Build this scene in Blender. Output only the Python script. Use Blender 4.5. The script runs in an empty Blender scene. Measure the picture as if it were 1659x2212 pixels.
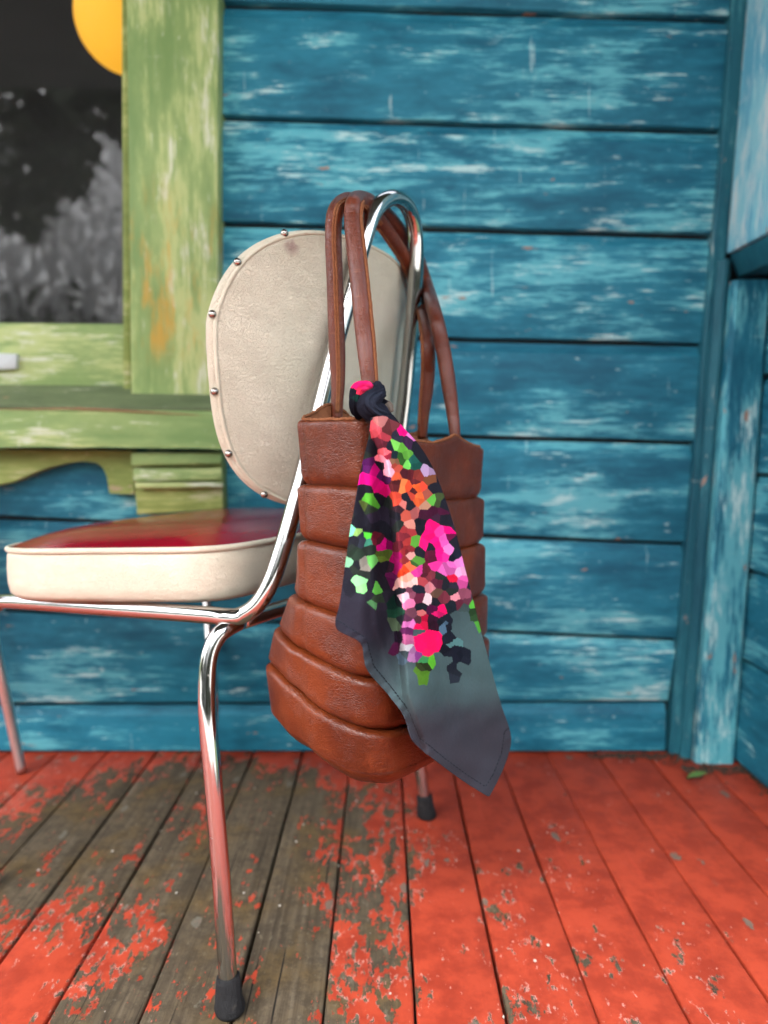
import bpy, bmesh, math, random
import numpy as np
from mathutils import Vector, Matrix
random.seed(7); RNG = np.random.default_rng(11)
S = bpy.context.scene; COL = S.collection

# ------------------------------------------------------------------ camera, sky, sun, exposure
F_PX, CX, CY, EYE = 1512.0, 829.5, 1106.0, 0.60      # measured on the photograph (1659 x 2212 scale)
PITCH = math.atan(254/2800)
cam_d = bpy.data.cameras.new('camera'); cam = bpy.data.objects.new('camera', cam_d); COL.objects.link(cam)
cam.location = (0, 0, EYE); cam.rotation_euler = (math.pi/2 - PITCH, 0, 0)
cam_d.sensor_fit = 'VERTICAL'; cam_d.sensor_height = 36; cam_d.lens = 36*F_PX/2212
cam_d.clip_start = 0.02; cam_d.clip_end = 400
cam_d.dof.use_dof = True; cam_d.dof.focus_distance = 0.66; cam_d.dof.aperture_fstop = 2.9
S.camera = cam
W = bpy.data.worlds.new('World'); S.world = W; W.use_nodes = True
SUN_EL, SUN_ROT = math.radians(50), math.radians(212)          # low soft sun behind and left of the camera
nt = W.node_tree; sky = nt.nodes.new('ShaderNodeTexSky'); sky.sky_type = 'NISHITA'; sky.sun_disc = False
sky.sun_elevation = SUN_EL; sky.sun_rotation = SUN_ROT; sky.air_density = 1.0; sky.dust_density = 3.0; sky.ozone_density = 1.0
hs = nt.nodes.new('ShaderNodeHueSaturation'); hs.inputs['Saturation'].default_value = .30; hs.inputs['Value'].default_value = 1.0
nt.links.new(sky.outputs[0], hs.inputs['Color']); nt.links.new(hs.outputs[0], nt.nodes['Background'].inputs[0]); nt.nodes['Background'].inputs[1].default_value = 0.15
sun_d = bpy.data.lights.new('sun', 'SUN'); sun = bpy.data.objects.new('sun', sun_d); COL.objects.link(sun)
sun_d.energy = 1.2; sun_d.angle = math.radians(28); sun_d.color = (1, .96, .9)
sd = Vector((math.sin(SUN_ROT)*math.cos(SUN_EL), math.cos(SUN_ROT)*math.cos(SUN_EL), math.sin(SUN_EL)))
sun.rotation_euler = sd.to_track_quat('Z', 'Y').to_euler()
S.view_settings.view_transform = 'Standard'; S.view_settings.look = 'None'
S.view_settings.exposure = 2.98; S.view_settings.gamma = 1.0; S.view_settings.use_curve_mapping = False
S.cycles.use_denoising = True
S.cycles.max_bounces = 8; S.cycles.glossy_bounces = 5; S.cycles.caustics_reflective = False

# ------------------------------------------------------------------ survey helpers: photograph measurements -> metres
_F = np.array([0, math.cos(PITCH), -math.sin(PITCH)]); _U = np.array([0, math.sin(PITCH), math.cos(PITCH)])
_R = np.array([1., 0, 0]); _C = np.array([0, 0, EYE])
def ray(x, y): return _F + _R*(x-CX)/F_PX - _U*(y-CY)/F_PX
def atY(x, y, Y): d = ray(x, y); return _C + d*(Y/d[1])
def atz(x, y, z): d = ray(x, y); return _C + d*((z-EYE)/d[2])
def atX(x, y, X): d = ray(x, y); return _C + d*(X/d[0])
def hit(x, y, P, n): d = ray(x, y); return _C + d*(np.dot(n, P-_C)/np.dot(n, d))
def pix(P): d = np.asarray(P)-_C; w = d@_F; return CX+F_PX*(d@_R)/w, CY-F_PX*(d@_U)/w
WY = 1.333                                            # face of the back wall

# ------------------------------------------------------------------ object helpers
def empty(name, loc=(0, 0, 0), label=None, cat=None, group=None, kind=None):
    o = bpy.data.objects.new(name, None); COL.objects.link(o); o.location = loc; o.empty_display_size = .05
    return tag(o, label, cat, group, kind)
def tag(o, label=None, cat=None, group=None, kind=None):
    if label: o['label'] = label
    if cat: o['category'] = cat
    if group: o['group'] = group
    if kind: o['kind'] = kind
    return o
def wloc(o):
    v = Vector((0, 0, 0))
    while o: v += o.location; o = o.parent
    return np.array(v)
def obj(name, verts, faces, m, parent=None, smooth=True, sharp=None, origin=None):
    V = np.asarray(verts, float)
    base = wloc(parent) if parent else np.zeros(3)
    org = np.asarray(origin, float) if origin is not None else base
    me = bpy.data.meshes.new(name); me.from_pydata((V-org).tolist(), [], [tuple(f) for f in faces])
    me.materials.append(m)
    bm = bmesh.new(); bm.from_mesh(me); bmesh.ops.recalc_face_normals(bm, faces=bm.faces); bm.to_mesh(me); bm.free()
    if smooth:
        me.shade_smooth()
        if sharp: me.set_sharp_from_angle(angle=math.radians(sharp))
    o = bpy.data.objects.new(name, me); COL.objects.link(o)
    if parent: o.parent = parent
    o.location = org-base
    return o
class MB:
    def __init__(s): s.v = []; s.f = []
    def add(s, v, f):
        n = len(s.v); s.v += [tuple(map(float, p)) for p in v]; s.f += [tuple(i+n for i in q) for q in f]; return s
    def box(s, lo, hi, bev=0.0):
        x0, y0, z0 = lo; x1, y1, z1 = hi
        bm = bmesh.new(); r = bmesh.ops.create_cube(bm, size=1)
        for w in bm.verts: w.co = Vector(((x0+x1)/2+w.co.x*(x1-x0), (y0+y1)/2+w.co.y*(y1-y0), (z0+z1)/2+w.co.z*(z1-z0)))
        if bev: bmesh.ops.bevel(bm, geom=bm.edges[:], offset=bev, segments=2, affect='EDGES', profile=.5)
        bm.verts.index_update(); s.add([w.co[:] for w in bm.verts], [[w.index for w in f.verts] for f in bm.faces]); bm.free(); return s
    def hexa(s, bot, top, bev=0.0):
        """solid between two quads (lists of 4 points, same winding)"""
        bm = bmesh.new(); vs = [bm.verts.new(p) for p in list(bot)+list(top)]
        for q in ((3, 2, 1, 0), (4, 5, 6, 7), (0, 1, 5, 4), (1, 2, 6, 5), (2, 3, 7, 6), (3, 0, 4, 7)): bm.faces.new([vs[i] for i in q])
        bmesh.ops.recalc_face_normals(bm, faces=bm.faces)
        if bev: bmesh.ops.bevel(bm, geom=bm.edges[:], offset=bev, segments=2, affect='EDGES', profile=.5)
        bm.verts.index_update(); s.add([w.co[:] for w in bm.verts], [[w.index for w in f.verts] for f in bm.faces]); bm.free(); return s
    def obj(s, name, m, parent=None, **k): return obj(name, s.v, s.f, m, parent, **k)
def spline(pts, n=12):
    """Catmull-Rom (centripetal-ish) through points of any dimension"""
    P = np.asarray(pts, float); P = np.vstack([2*P[0]-P[1], P, 2*P[-1]-P[-2]]); out = []
    for i in range(1, len(P)-2):
        for t in np.linspace(0, 1, n, endpoint=False):
            a, b, c, d = P[i-1], P[i], P[i+1], P[i+2]
            out.append(.5*((2*b)+(-a+c)*t+(2*a-5*b+4*c-d)*t*t+(-a+3*b-3*c+d)*t**3))
    out.append(P[-2]); return np.array(out)
def resample(P, n):
    P = np.asarray(P); d = np.r_[0, np.cumsum(np.linalg.norm(np.diff(P[:, :3], axis=0), axis=1))]
    t = np.linspace(0, d[-1], n); return np.stack([np.interp(t, d, P[:, k]) for k in range(P.shape[1])], 1)
def frames(P, up=None):
    T = np.gradient(P, axis=0); T /= np.linalg.norm(T, axis=1)[:, None]
    n = np.array(up if up is not None else ([0, 0, 1] if abs(T[0][2]) < .9 else [1, 0, 0]), float)
    Ns = []
    for t in T:
        n = n - t*np.dot(n, t); n /= np.linalg.norm(n); Ns.append(n.copy())
    N = np.array(Ns); return T, N, np.cross(T, N)
def tube(pts, r, seg=20, cap=True, closed=False, flat=1.0, up=None):
    P = np.asarray(pts, float); n = len(P); r = np.broadcast_to(r, (n,)) if np.ndim(r) < 2 else r
    T, N, B = frames(P, up); a = np.linspace(0, 2*math.pi, seg, endpoint=False)
    V = (P[:, None, :] + r[:, None, None]*(np.cos(a)[None, :, None]*N[:, None, :]*flat+np.sin(a)[None, :, None]*B[:, None, :])).reshape(-1, 3)
    Fc = []
    for i in range(n if closed else n-1):
        j = (i+1) % n
        for k in range(seg): Fc.append((i*seg+k, i*seg+(k+1) % seg, j*seg+(k+1) % seg, j*seg+k))
    if cap and not closed: Fc += [tuple(range(seg))[::-1], tuple((n-1)*seg+k for k in range(seg))]
    return V.tolist(), Fc
def smoothstep(a, b, x): t = np.clip((np.asarray(x, float)-a)/(b-a), 0, 1); return t*t*(3-2*t)

# ------------------------------------------------------------------ material helper
class G:
    def __init__(s, name):
        s.m = bpy.data.materials.new(name); s.m.use_nodes = True; s.t = s.m.node_tree
        s.b = s.t.nodes['Principled BSDF']
    def n(s, ty, ins=(), **k):
        nd = s.t.nodes.new('ShaderNode'+ty)
        for a, v in k.items(): setattr(nd, a, v)
        for i, v in (ins.items() if isinstance(ins, dict) else enumerate(ins)):
            if v is None: continue
            if isinstance(v, bpy.types.NodeSocket): s.t.links.new(v, nd.inputs[i])
            else:
                q = nd.inputs[i]
                if q.type == 'RGBA' and hasattr(v, '__len__') and len(v) == 3: v = (*v, 1)
                q.default_value = v
        return nd
    def co(s): return s.n('TexCoord').outputs['Object']
    def pos(s): return s.n('NewGeometry').outputs['Position']
    def rnd(s): return s.n('ObjectInfo').outputs['Random']
    def map(s, v, sc=(1, 1, 1), off=None):
        v = s.n('VectorMath', [v, sc], operation='MULTIPLY').outputs[0]
        if off is not None: v = s.n('VectorMath', [v, off], operation='ADD').outputs[0]
        return v
    def noise(s, v, sc=1., det=4., ro=.55, dist=0.):
        return s.n('TexNoise', {'Vector': v, 'Scale': sc, 'Detail': det, 'Roughness': ro, 'Distortion': dist}).outputs['Fac']
    def vor(s, v, sc=1., feat='F1', out='Distance', rnd=1.):
        return s.n('TexVoronoi', {'Vector': v, 'Scale': sc, 'Randomness': rnd}, feature=feat).outputs[out]
    def math(s, op, a, b=None, clamp=False): return s.n('Math', [a, b], operation=op, use_clamp=clamp).outputs[0]
    def step(s, x, a, b): return s.n('MapRange', {0: x, 1: a, 2: b, 3: 0., 4: 1.}, interpolation_type='SMOOTHSTEP').outputs[0]
    def mix(s, f, a, b, mode='MIX'): return s.n('Mix', {0: f, 6: a, 7: b}, data_type='RGBA', blend_type=mode).outputs[2]
    def ramp(s, f, stops):
        nd = s.n('ValToRGB', [f]); e = nd.color_ramp.elements
        while len(e) < len(stops): e.new(.5)
        for q, (p, c) in zip(e, stops): q.position = p; q.color = (*c, 1) if len(c) == 3 else c
        return nd.outputs[0]
    def sep(s, v): return s.n('SeparateXYZ', [v]).outputs
    def bump(s, h, st=.3, d=.002, n=None):
        return s.n('Bump', {'Strength': st, 'Distance': d, 'Height': h, 'Normal': n}).outputs[0]
    def set(s, **k):
        for a, v in k.items():
            a = a.replace('_', ' '); q = s.b.inputs[a]
            if isinstance(v, bpy.types.NodeSocket): s.t.links.new(v, q)
            else: q.default_value = (*v, 1) if hasattr(v, '__len__') and len(v) == 3 and q.type == 'RGBA' else v
        return s.m

def painted(name, dark, mid, light, pale, bare, axis='x', amount=0., seed=0., bare_t=.68, under=None, rough=.5):
    """old brush-painted timber, worn through in streaks along the grain (axis)"""
    g = G(name); r = g.rnd()
    off = g.n('CombineXYZ', [g.math('MULTIPLY', r, 37.), g.math('MULTIPLY', r, 11.), g.math('MULTIPLY', r, 23.)]).outputs[0]
    c = g.n('VectorMath', [g.co(), off], operation='ADD').outputs[0]
    c = g.n('VectorMath', [c, (seed, seed, seed)], operation='ADD').outputs[0]
    def st(a, b):                                    # a along the grain, b across
        return (a, b, b) if axis == 'x' else ((b, b, a) if axis == 'z' else (b, a, b))
    warp = g.n('VectorMath', [g.n('TexNoise', {'Vector': c, 'Scale': 9., 'Detail': 4.}).outputs['Color'], (.018, .018, .018)], operation='MULTIPLY').outputs[0]
    cw = g.n('VectorMath', [c, warp], operation='ADD').outputs[0]
    big = g.noise(g.map(cw, st(2.6, 8)), 1.5, 6, .6)
    med = g.noise(g.map(cw, st(8, 30), (1.7, 4.1, 2.9)), 1.3, 7, .66)
    streak = g.noise(g.map(cw, st(3.0, 36)), 1.5, 8, .7)
    fine = g.noise(g.map(c, st(12, 190)), 1.5, 6, .7)
    v0 = g.math('ADD', g.math('MULTIPLY', big, .5), g.math('ADD', g.math('MULTIPLY', med, .25), g.math('MULTIPLY', streak, .25)))
    base = g.mix(g.step(v0, .38, .56), dark, mid)
    v1 = g.math('ADD', g.math('ADD', g.math('MULTIPLY', big, .46), g.math('MULTIPLY', med, .14)), g.math('ADD', g.math('MULTIPLY', streak, .40), g.math('MULTIPLY', g.math('SUBTRACT', fine, .5), .38)))
    bv = g.math('ADD', g.math('MULTIPLY', g.math('SUBTRACT', r, .5), .05), g.math('MULTIPLY', g.math('SUBTRACT', g.noise(g.map(g.pos(), (1, 1, 1.6)), 3.2, 3, .5), .5), .30)); v1 = g.math('ADD', v1, bv)
    m1 = g.step(v1, .515-amount, .585-amount)
    col = g.mix(g.math('MULTIPLY', m1, .75), base, light)
    n2 = g.noise(g.map(cw, st(5.5, 20), (3.1, 7.7, 1.3)), 1.6, 7, .66)
    v2 = g.math('ADD', bv, g.math('MULTIPLY', bv, -.55)); v2 = g.math('ADD', v2, g.math('MULTIPLY', n2, 0.)); v2 = g.math('ADD', v2, g.math('ADD', g.math('ADD', g.math('MULTIPLY', n2, .5), g.math('MULTIPLY', streak, .28)), g.math('ADD', g.math('MULTIPLY', big, .22), g.math('MULTIPLY', g.math('SUBTRACT', fine, .5), .38))))
    m2 = g.step(v2, .565-amount, .63-amount)
    col = g.mix(g.math('MULTIPLY', m2, .8), col, pale)
    n3 = g.noise(g.map(cw, st(9, 26), (9.1, 2.7, 5.3)), 1.6, 6, .6)
    m3 = g.step(n3, bare_t, bare_t+.03); col = g.mix(m3, col, bare)
    if under:
        uz = g.sep(g.pos())[2]; zone = g.math('MULTIPLY', g.step(uz, under[0], under[0]+.06), g.step(uz, under[1], under[1]-.18))
        nu = g.math('ADD', g.math('MULTIPLY', g.noise(g.map(cw, st(5, 22), (6.1, 3.3, 2.2)), 1.3, 7, .65), .6), g.math('MULTIPLY', fine, .4))
        col = g.mix(g.math('MULTIPLY', g.math('MULTIPLY', g.step(nu, .49, .60), zone), .75), col, under[2])
    n5 = g.math('ADD', g.noise(g.map(cw, st(70, 5), (4.2, 1.8, 6.4)), 1., 3, .6), g.math('MULTIPLY', g.math('SUBTRACT', fine, .5), .2)); col = g.mix(g.math('MULTIPLY', g.step(n5, .70, .73), .4), col, pale)
    n4 = g.noise(g.map(cw, st(40, 90), (2.2, 8.8, 4.4)), 1., 4, .6)
    col = g.mix(g.math('MULTIPLY', g.step(n4, .68, .73), .6), col, pale)
    h = g.math('ADD', g.math('MULTIPLY', streak, .6), g.math('ADD', g.math('MULTIPLY', fine, .35), g.math('MULTIPLY', m2, -.25)))
    return g.set(Base_Color=col, Roughness=g.math('ADD', g.math('MULTIPLY', streak, .25), rough-.12), Normal=g.bump(h, .6, .0024), Specular_IOR_Level=.16)

M = {}
BLUE = dict(dark=(.009, .090, .145), mid=(.020, .175, .255), light=(.125, .45, .51), pale=(.46, .66, .65), bare=(.30, .18, .13))
M['blue'] = painted('blue_paint', axis='x', **BLUE)
M['blue_post'] = painted('blue_paint_upright', axis='z', amount=.02, seed=3., **BLUE)
M['shaded_trim'] = painted('shade_darkened_blue_trim', axis='z', amount=-.03, seed=12., dark=(.010, .075, .11), mid=(.018, .12, .16), light=(.06, .25, .29), pale=(.40, .48, .46), bare=(.34, .22, .17))  # blue darkened in the colour itself for the shade on recessed trims and rail
M['blue_side'] = painted('blue_paint_side', axis='y', seed=8., **BLUE)
M['blue_panel'] = painted('pale_blue_paint', axis='z', seed=5., amount=.06, dark=(.12, .42, .58), mid=(.16, .50, .64), light=(.34, .68, .74), pale=(.7, .78, .78), bare=(.4, .3, .25))
GREEN = dict(dark=(.15, .245, .085), mid=(.24, .335, .125), light=(.43, .49, .21), pale=(.56, .59, .47))
M['green_post'] = painted('green_paint_upright', axis='z', bare=(.45, .36, .10), bare_t=.72, under=(.74, 1.12, (.46, .26, .035)), seed=2., amount=.012, **GREEN)
M['green'] = painted('green_paint', axis='x', bare=(.42, .40, .30), seed=4., amount=.025, **GREEN)
M['olive'] = painted('olive_paint', axis='x', seed=6., dark=(.14, .19, .05), mid=(.22, .28, .08), light=(.36, .40, .15), pale=(.42, .42, .25), bare=(.3, .25, .15))

def floor_mat():
    g = G('worn_red_floor_paint'); p = g.pos(); x, y, z = g.sep(p)
    r = g.rnd()
    # where feet have worn the paint away: a broad patch left of the middle, in front of the wall
    def blob(cx, cy, rx, ry):
        dx = g.math('DIVIDE', g.math('SUBTRACT', x, cx), rx); dy = g.math('DIVIDE', g.math('SUBTRACT', y, cy), ry)
        d2 = g.math('ADD', g.math('MULTIPLY', dx, dx), g.math('MULTIPLY', dy, dy)); return g.step(d2, 1.6, .1)
    wear = g.math('MAXIMUM', blob(-.33, 1.02, .40, .30), blob(-.20, .62, .22, .40))
    wear = g.math('MAXIMUM', wear, g.math('MULTIPLY', blob(-.05, .62, .12, .5), .55))
    wear = g.math('MAXIMUM', wear, g.math('MULTIPLY', blob(.04, .60, .34, .5), .27))
    wear = g.math('SUBTRACT', wear, g.math('MULTIPLY', blob(-.40, .76, .14, .16), .34))
    pr = g.map(p, (1, .55, 1)); prr = g.n('VectorMath', [pr, g.n('CombineXYZ', [0., g.math('MULTIPLY', r, 9.), 0.]).outputs[0]], operation='ADD').outputs[0]
    n1 = g.noise(prr, 9., 7, .6); n2 = g.noise(g.map(prr, (1.25, .9, 1)), 40., 8, .72); n3 = g.noise(prr, 120., 5, .6)
    v = g.math('ADD', g.math('ADD', g.math('MULTIPLY', g.math('SUBTRACT', n1, .5), 1.1), g.math('MULTIPLY', g.math('SUBTRACT', n2, .5), 1.45)), g.math('MULTIPLY', g.math('SUBTRACT', n3, .5), .7))
    v = g.math('ADD', v, g.math('MULTIPLY', wear, .56))
    mw = g.step(v, .32, .355)                       # 1 = bare wood
    rim = g.math('MULTIPLY', g.step(v, .285, .325), g.math('SUBTRACT', 1., mw))
    grain = g.noise(g.map(prr, (150, 5, 1)), 1., 6, .65, .3); grain2 = g.noise(g.map(prr, (26, 7, 1)), 1., 7, .68)
    wood = g.ramp(g.math('ADD', g.math('MULTIPLY', grain, .55), g.math('MULTIPLY', grain2, .45)), [(.28, (.010, .008, .006)), (.42, (.052, .039, .025)), (.56, (.092, .070, .045)), (.74, (.145, .120, .086))])
    wood = g.mix(g.step(g.noise(p, 13., 5), .45, .7), wood, (.095, .062, .026)); wood = g.mix(g.math('MULTIPLY', g.step(g.noise(p, 55., 7, .75), .42, .62), .55), wood, (.030, .023, .015)); wood = g.mix(g.math('MULTIPLY', g.step(n3, .60, .70), .5), wood, (.15, .125, .09)); wood = g.mix(g.step(g.noise(g.map(prr, (240, 6, 1)), 1., 3), .66, .70), wood, (.012, .010, .008))
    dirt = g.noise(p, 22., 6, .65)
    red = g.mix(g.step(dirt, .36, .62), (.235, .029, .014), (.345, .046, .021))
    red = g.mix(g.math('MULTIPLY', g.step(g.noise(g.map(prr, (70, 8, 1)), 1., 6, .7), .55, .75), .35), red, (.50, .060, .034))
    red = g.mix(g.math('MULTIPLY', g.step(g.noise(p, 60., 6, .7), .60, .74), .55), red, (.17, .028, .02))
    red = g.mix(g.math('MULTIPLY', rim, g.step(n3, .48, .62)), red, (.62, .30, .25))
    # loose grey chips and pale scuffs where the paint is otherwise sound
    sp = g.vor(g.map(p, (30, 17, 1)), 1.); spc = g.vor(g.map(p, (30, 17, 1)), 1., 'F1', 'Color')
    chip = g.math('MULTIPLY', g.step(g.math('ADD', sp, g.math('MULTIPLY', g.math('SUBTRACT', n3, .5), .5)), .20, .16), g.step(g.sep(spc)[0], .80, .82))
    sp2 = g.vor(g.map(p, (55, 40, 1)), 1.); spc2 = g.vor(g.map(p, (55, 40, 1)), 1., 'F1', 'Color')
    fleck = g.math('MULTIPLY', g.step(sp2, .12, .08), g.step(g.sep(spc2)[1], .90, .92))
    col = g.mix(mw, red, wood); col = g.mix(g.math('MULTIPLY', chip, .85), col, (.12, .11, .085)); col = g.mix(g.math('MULTIPLY', fleck, .8), col, (.55, .50, .44))
    paint_h = g.math('SUBTRACT', 1., g.math('MAXIMUM', mw, chip))
    h = g.math('ADD', g.math('MULTIPLY', paint_h, .8), g.math('ADD', g.math('MULTIPLY', g.math('MULTIPLY', grain, mw), .9), g.math('MULTIPLY', n3, .35)))
    return g.set(Base_Color=col, Roughness=g.mix(mw, (.48,)*3, (.8,)*3), Normal=g.bump(h, .7, .0016), Specular_IOR_Level=.18)
M['floor'] = floor_mat()

def leather(name, a, b, rough=.36, sc=1.):
    g = G(name); c = g.co()
    n = g.noise(c, 14., 5, .6); n2 = g.noise(c, 60., 5, .65)
    col = g.mix(g.step(n, .35, .68), a, b); col = g.mix(g.math('MULTIPLY', g.step(n2, .58, .75), .35), col, tuple(q*1.55 for q in b))
    w = g.n('VectorMath', [g.n('TexNoise', {'Vector': c, 'Scale': 26., 'Detail': 3.}).outputs['Color'], (.022, .022, .022)], operation='MULTIPLY').outputs[0]
    cw = g.n('VectorMath', [c, w], operation='ADD').outputs[0]
    gr = g.vor(cw, 520.*sc, 'F1'); gr2 = g.vor(g.map(cw, (1, 1, 2.1)), 230.*sc, 'DISTANCE_TO_EDGE')
    cr = g.step(gr2, .0, .13); area = g.step(g.noise(c, 20., 3), .40, .62)
    soft = g.noise(cw, 34., 4, .6); wr = g.noise(g.map(cw, (1, 1, 2.2)), 52., 5, .62, 1.2)
    h = g.math('ADD', g.math('MULTIPLY', gr, -.30), g.math('ADD', g.math('MULTIPLY', g.math('MULTIPLY', cr, area), .55), g.math('ADD', g.math('MULTIPLY', soft, .8), g.math('MULTIPLY', wr, .6))))
    scr = g.step(g.noise(g.map(c, (30, 30, 300)), 1., 4), .66, .72)
    col = g.mix(g.math('MULTIPLY', scr, .25), col, (.26, .08, .03))
    return g.set(Base_Color=col, Roughness=g.math('ADD', g.math('MULTIPLY', n2, .22), rough-.11), Normal=g.bump(h, .5, .0016), Specular_IOR_Level=.42)
M['leather'] = leather('tan_leather', (.066, .0108, .0024), (.132, .0258, .0058))
M['leather_dark'] = leather('tan_handle_leather', (.080, .0145, .0050), (.118, .0230, .0075), rough=.34)
def suede():
    g = G('raw_suede'); c = g.co(); n = g.noise(c, 240., 5, .7)
    return g.set(Base_Color=g.mix(n, (.10, .032, .014), (.30, .12, .055)), Roughness=.95, Normal=g.bump(n, .9, .002), Specular_IOR_Level=.15)
M['suede'] = suede()
def vinyl(name, a, b, rough, bumps=.5, stain=None):
    g = G(name); c = g.co()
    w = g.n('VectorMath', [g.n('TexNoise', {'Vector': c, 'Scale': 38., 'Detail': 3.}).outputs['Color'], (.012, .012, .012)], operation='MULTIPLY').outputs[0]
    cw = g.n('VectorMath', [c, w], operation='ADD').outputs[0]
    e = g.vor(g.map(cw, (1, 1, 1.9)), 420., 'DISTANCE_TO_EDGE'); e2 = g.vor(g.map(cw, (1, 1, 1.7)), 200., 'DISTANCE_TO_EDGE')
    ln = g.math('ADD', g.math('MULTIPLY', g.step(e, 0., .12), .5), g.math('MULTIPLY', g.step(e2, 0., .09), .6))
    n = g.noise(c, 9., 5, .6); n2 = g.noise(c, 40., 5)
    col = g.mix(g.step(n, .35, .7), a, b)
    col = g.mix(g.math('MULTIPLY', g.math('SUBTRACT', 1.1, ln, True), .12), col, tuple(q*.42 for q in a))
    if stain is not None:
        d = g.n('VectorMath', [g.pos(), stain], operation='DISTANCE').outputs['Value']
        sm = g.math('MULTIPLY', g.step(d, .017, .006), g.step(n2, .42, .50)); col = g.mix(g.math('MULTIPLY', sm, .9), col, (.19, .035, .06))
    return g.set(Base_Color=col, Roughness=g.math('ADD', g.math('MULTIPLY', n2, .2), rough-.1), Normal=g.bump(g.math('ADD', ln, g.math('MULTIPLY', n2, .5)), bumps, .0010), Specular_IOR_Level=.45)
def chrome(name, rough=.06, tint=(.80, .80, .80)):
    g = G(name); c = g.co(); n = g.noise(c, 130., 6, .7); pit = g.step(g.noise(c, 55., 7, .7), .62, .72)
    return g.set(Base_Color=g.mix(g.math('MULTIPLY', pit, .5), tint, (.30, .25, .21)), Metallic=1., Roughness=g.math('ADD', g.math('MULTIPLY', pit, .3), g.math('ADD', g.math('MULTIPLY', n, .05), rough)), Normal=g.bump(n, .04, .0004))
M['chrome'] = chrome('worn_chrome', .06, (.50, .50, .49))
M['stud'] = chrome('dark_nickel', .16, (.34, .31, .28))
M['dull'] = chrome('dulled_metal', .30, (.62, .55, .53))
def simple(name, col, rough=.6, var=.25, sc=60., bs=.3, bd=.001, **k):
    g = G(name); n = g.noise(g.co(), sc, 5, .65)
    return g.set(Base_Color=g.mix(n, tuple(q*(1-var) for q in col), tuple(q*(1+var) for q in col)), Roughness=rough, Normal=g.bump(n, bs, bd), **k)
def rubber():
    g = G('cracked_black_rubber'); c = g.co(); n = g.noise(g.map(c, (1, 1, .22)), 260., 5, .7); d = g.step(g.noise(c, 90., 5), .6, .75)
    return g.set(Base_Color=g.mix(g.math('MULTIPLY', d, .35), (.012, .012, .013), (.09, .08, .065)), Roughness=.7, Normal=g.bump(n, 1., .003), Specular_IOR_Level=.2)
M['rubber'] = rubber()
M['shadowgap'] = simple('old_dark_timber', (.012, .012, .012), .9)
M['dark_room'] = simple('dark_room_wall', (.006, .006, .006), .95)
M['grime'] = simple('grey_brown_dirt', (.055, .040, .028), .95, .5, 300., .9, .003)
M['grit'] = simple('pale_grit', (.38, .34, .28), .9, .4, 200.)
M['leaf'] = simple('green_leaf', (.10, .19, .045), .5, .2, 200.)
M['tagwhite'] = simple('white_painted_metal', (.46, .50, .50), .5, .12)
def glass():
    g = G('window_glass'); n = g.noise(g.map(g.co(), (1, 1, .6)), 3., 2)
    return g.set(Base_Color=(1., 1., 1.), Roughness=.0, IOR=1.5, Transmission_Weight=1., Normal=g.bump(n, .05, .004))
M['glass'] = glass()
def glow():
    g = G('amber_lamp_glass'); return g.set(Base_Color=(.4, .2, .015), Roughness=.8, Emission_Color=(1., .48, .028), Emission_Strength=.122)
M['lamp'] = glow()
M['grass'] = simple('lawn_grass', (.05, .075, .022), .9, .4, 4., .5, .02)
M['foliage'] = simple('dark_leaves', (.035, .045, .02), .7, .5, 2.)
M['bark'] = simple('pale_bark', (.62, .61, .60), .9, .3, 8., .5, .01)
M['ceiling'] = painted('pale_ceiling_paint', axis='x', dark=(.05, .06, .06), mid=(.065, .075, .075), light=(.08, .09, .09), pale=(.1, .1, .1), bare=(.06, .055, .05))
M['bounce_pale'] = simple('pale_bounce_concrete', (.42, .41, .38), .9, .15, 6., .3, .01)  # pale surface for the added slab that reflects fill light

# ------------------------------------------------------------------ setting: porch floor, plank by plank
floor = empty('porch_floor', label='red painted porch floor of narrow timber planks worn to grey wood', kind='structure')
PW, X0 = .0968, .0325
for k in range(-22, 9):
    xa = X0+PW*k; xb = xa+PW; gp = .0010+.0010*random.random()*(1 if k < 2 else .7); zt = RNG.normal(0, .0006)
    n = 26; ys = np.linspace(-.9, WY+.012, n); r = np.random.default_rng(100+k)
    wl = np.interp(ys, ys[::3] if n % 3 else ys, r.normal(0, .0007, len(ys[::3] if n % 3 else ys))); wr = r.normal(0, .0006, n)
    V, Fc = [], []
    for y, a, b in zip(ys, wl, wr):
        l, q = xa+gp+a, xb-gp+b
        V += [(l, y, -.02), (l, y, zt-.0022), (l+.0009, y, zt-.0006), (l+.0028, y, zt), (q-.0028, y, zt), (q-.0009, y, zt-.0006), (q, y, zt-.0022), (q, y, -.02)]
    for i in range(n-1):
        for j in range(8): Fc.append((i*8+j, i*8+(j+1) % 8, (i+1)*8+(j+1) % 8, (i+1)*8+j))
    Fc += [tuple(range(8)), tuple((n-1)*8+j for j in range(8))[::-1]]
    obj('plank', V, Fc, M['floor'], floor, sharp=50)
tag(MB().box((-2.4, -1., -.06), (1.2, 1.5, -.0215)).obj('subfloor', M['shadowgap'], floor, smooth=False))

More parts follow.
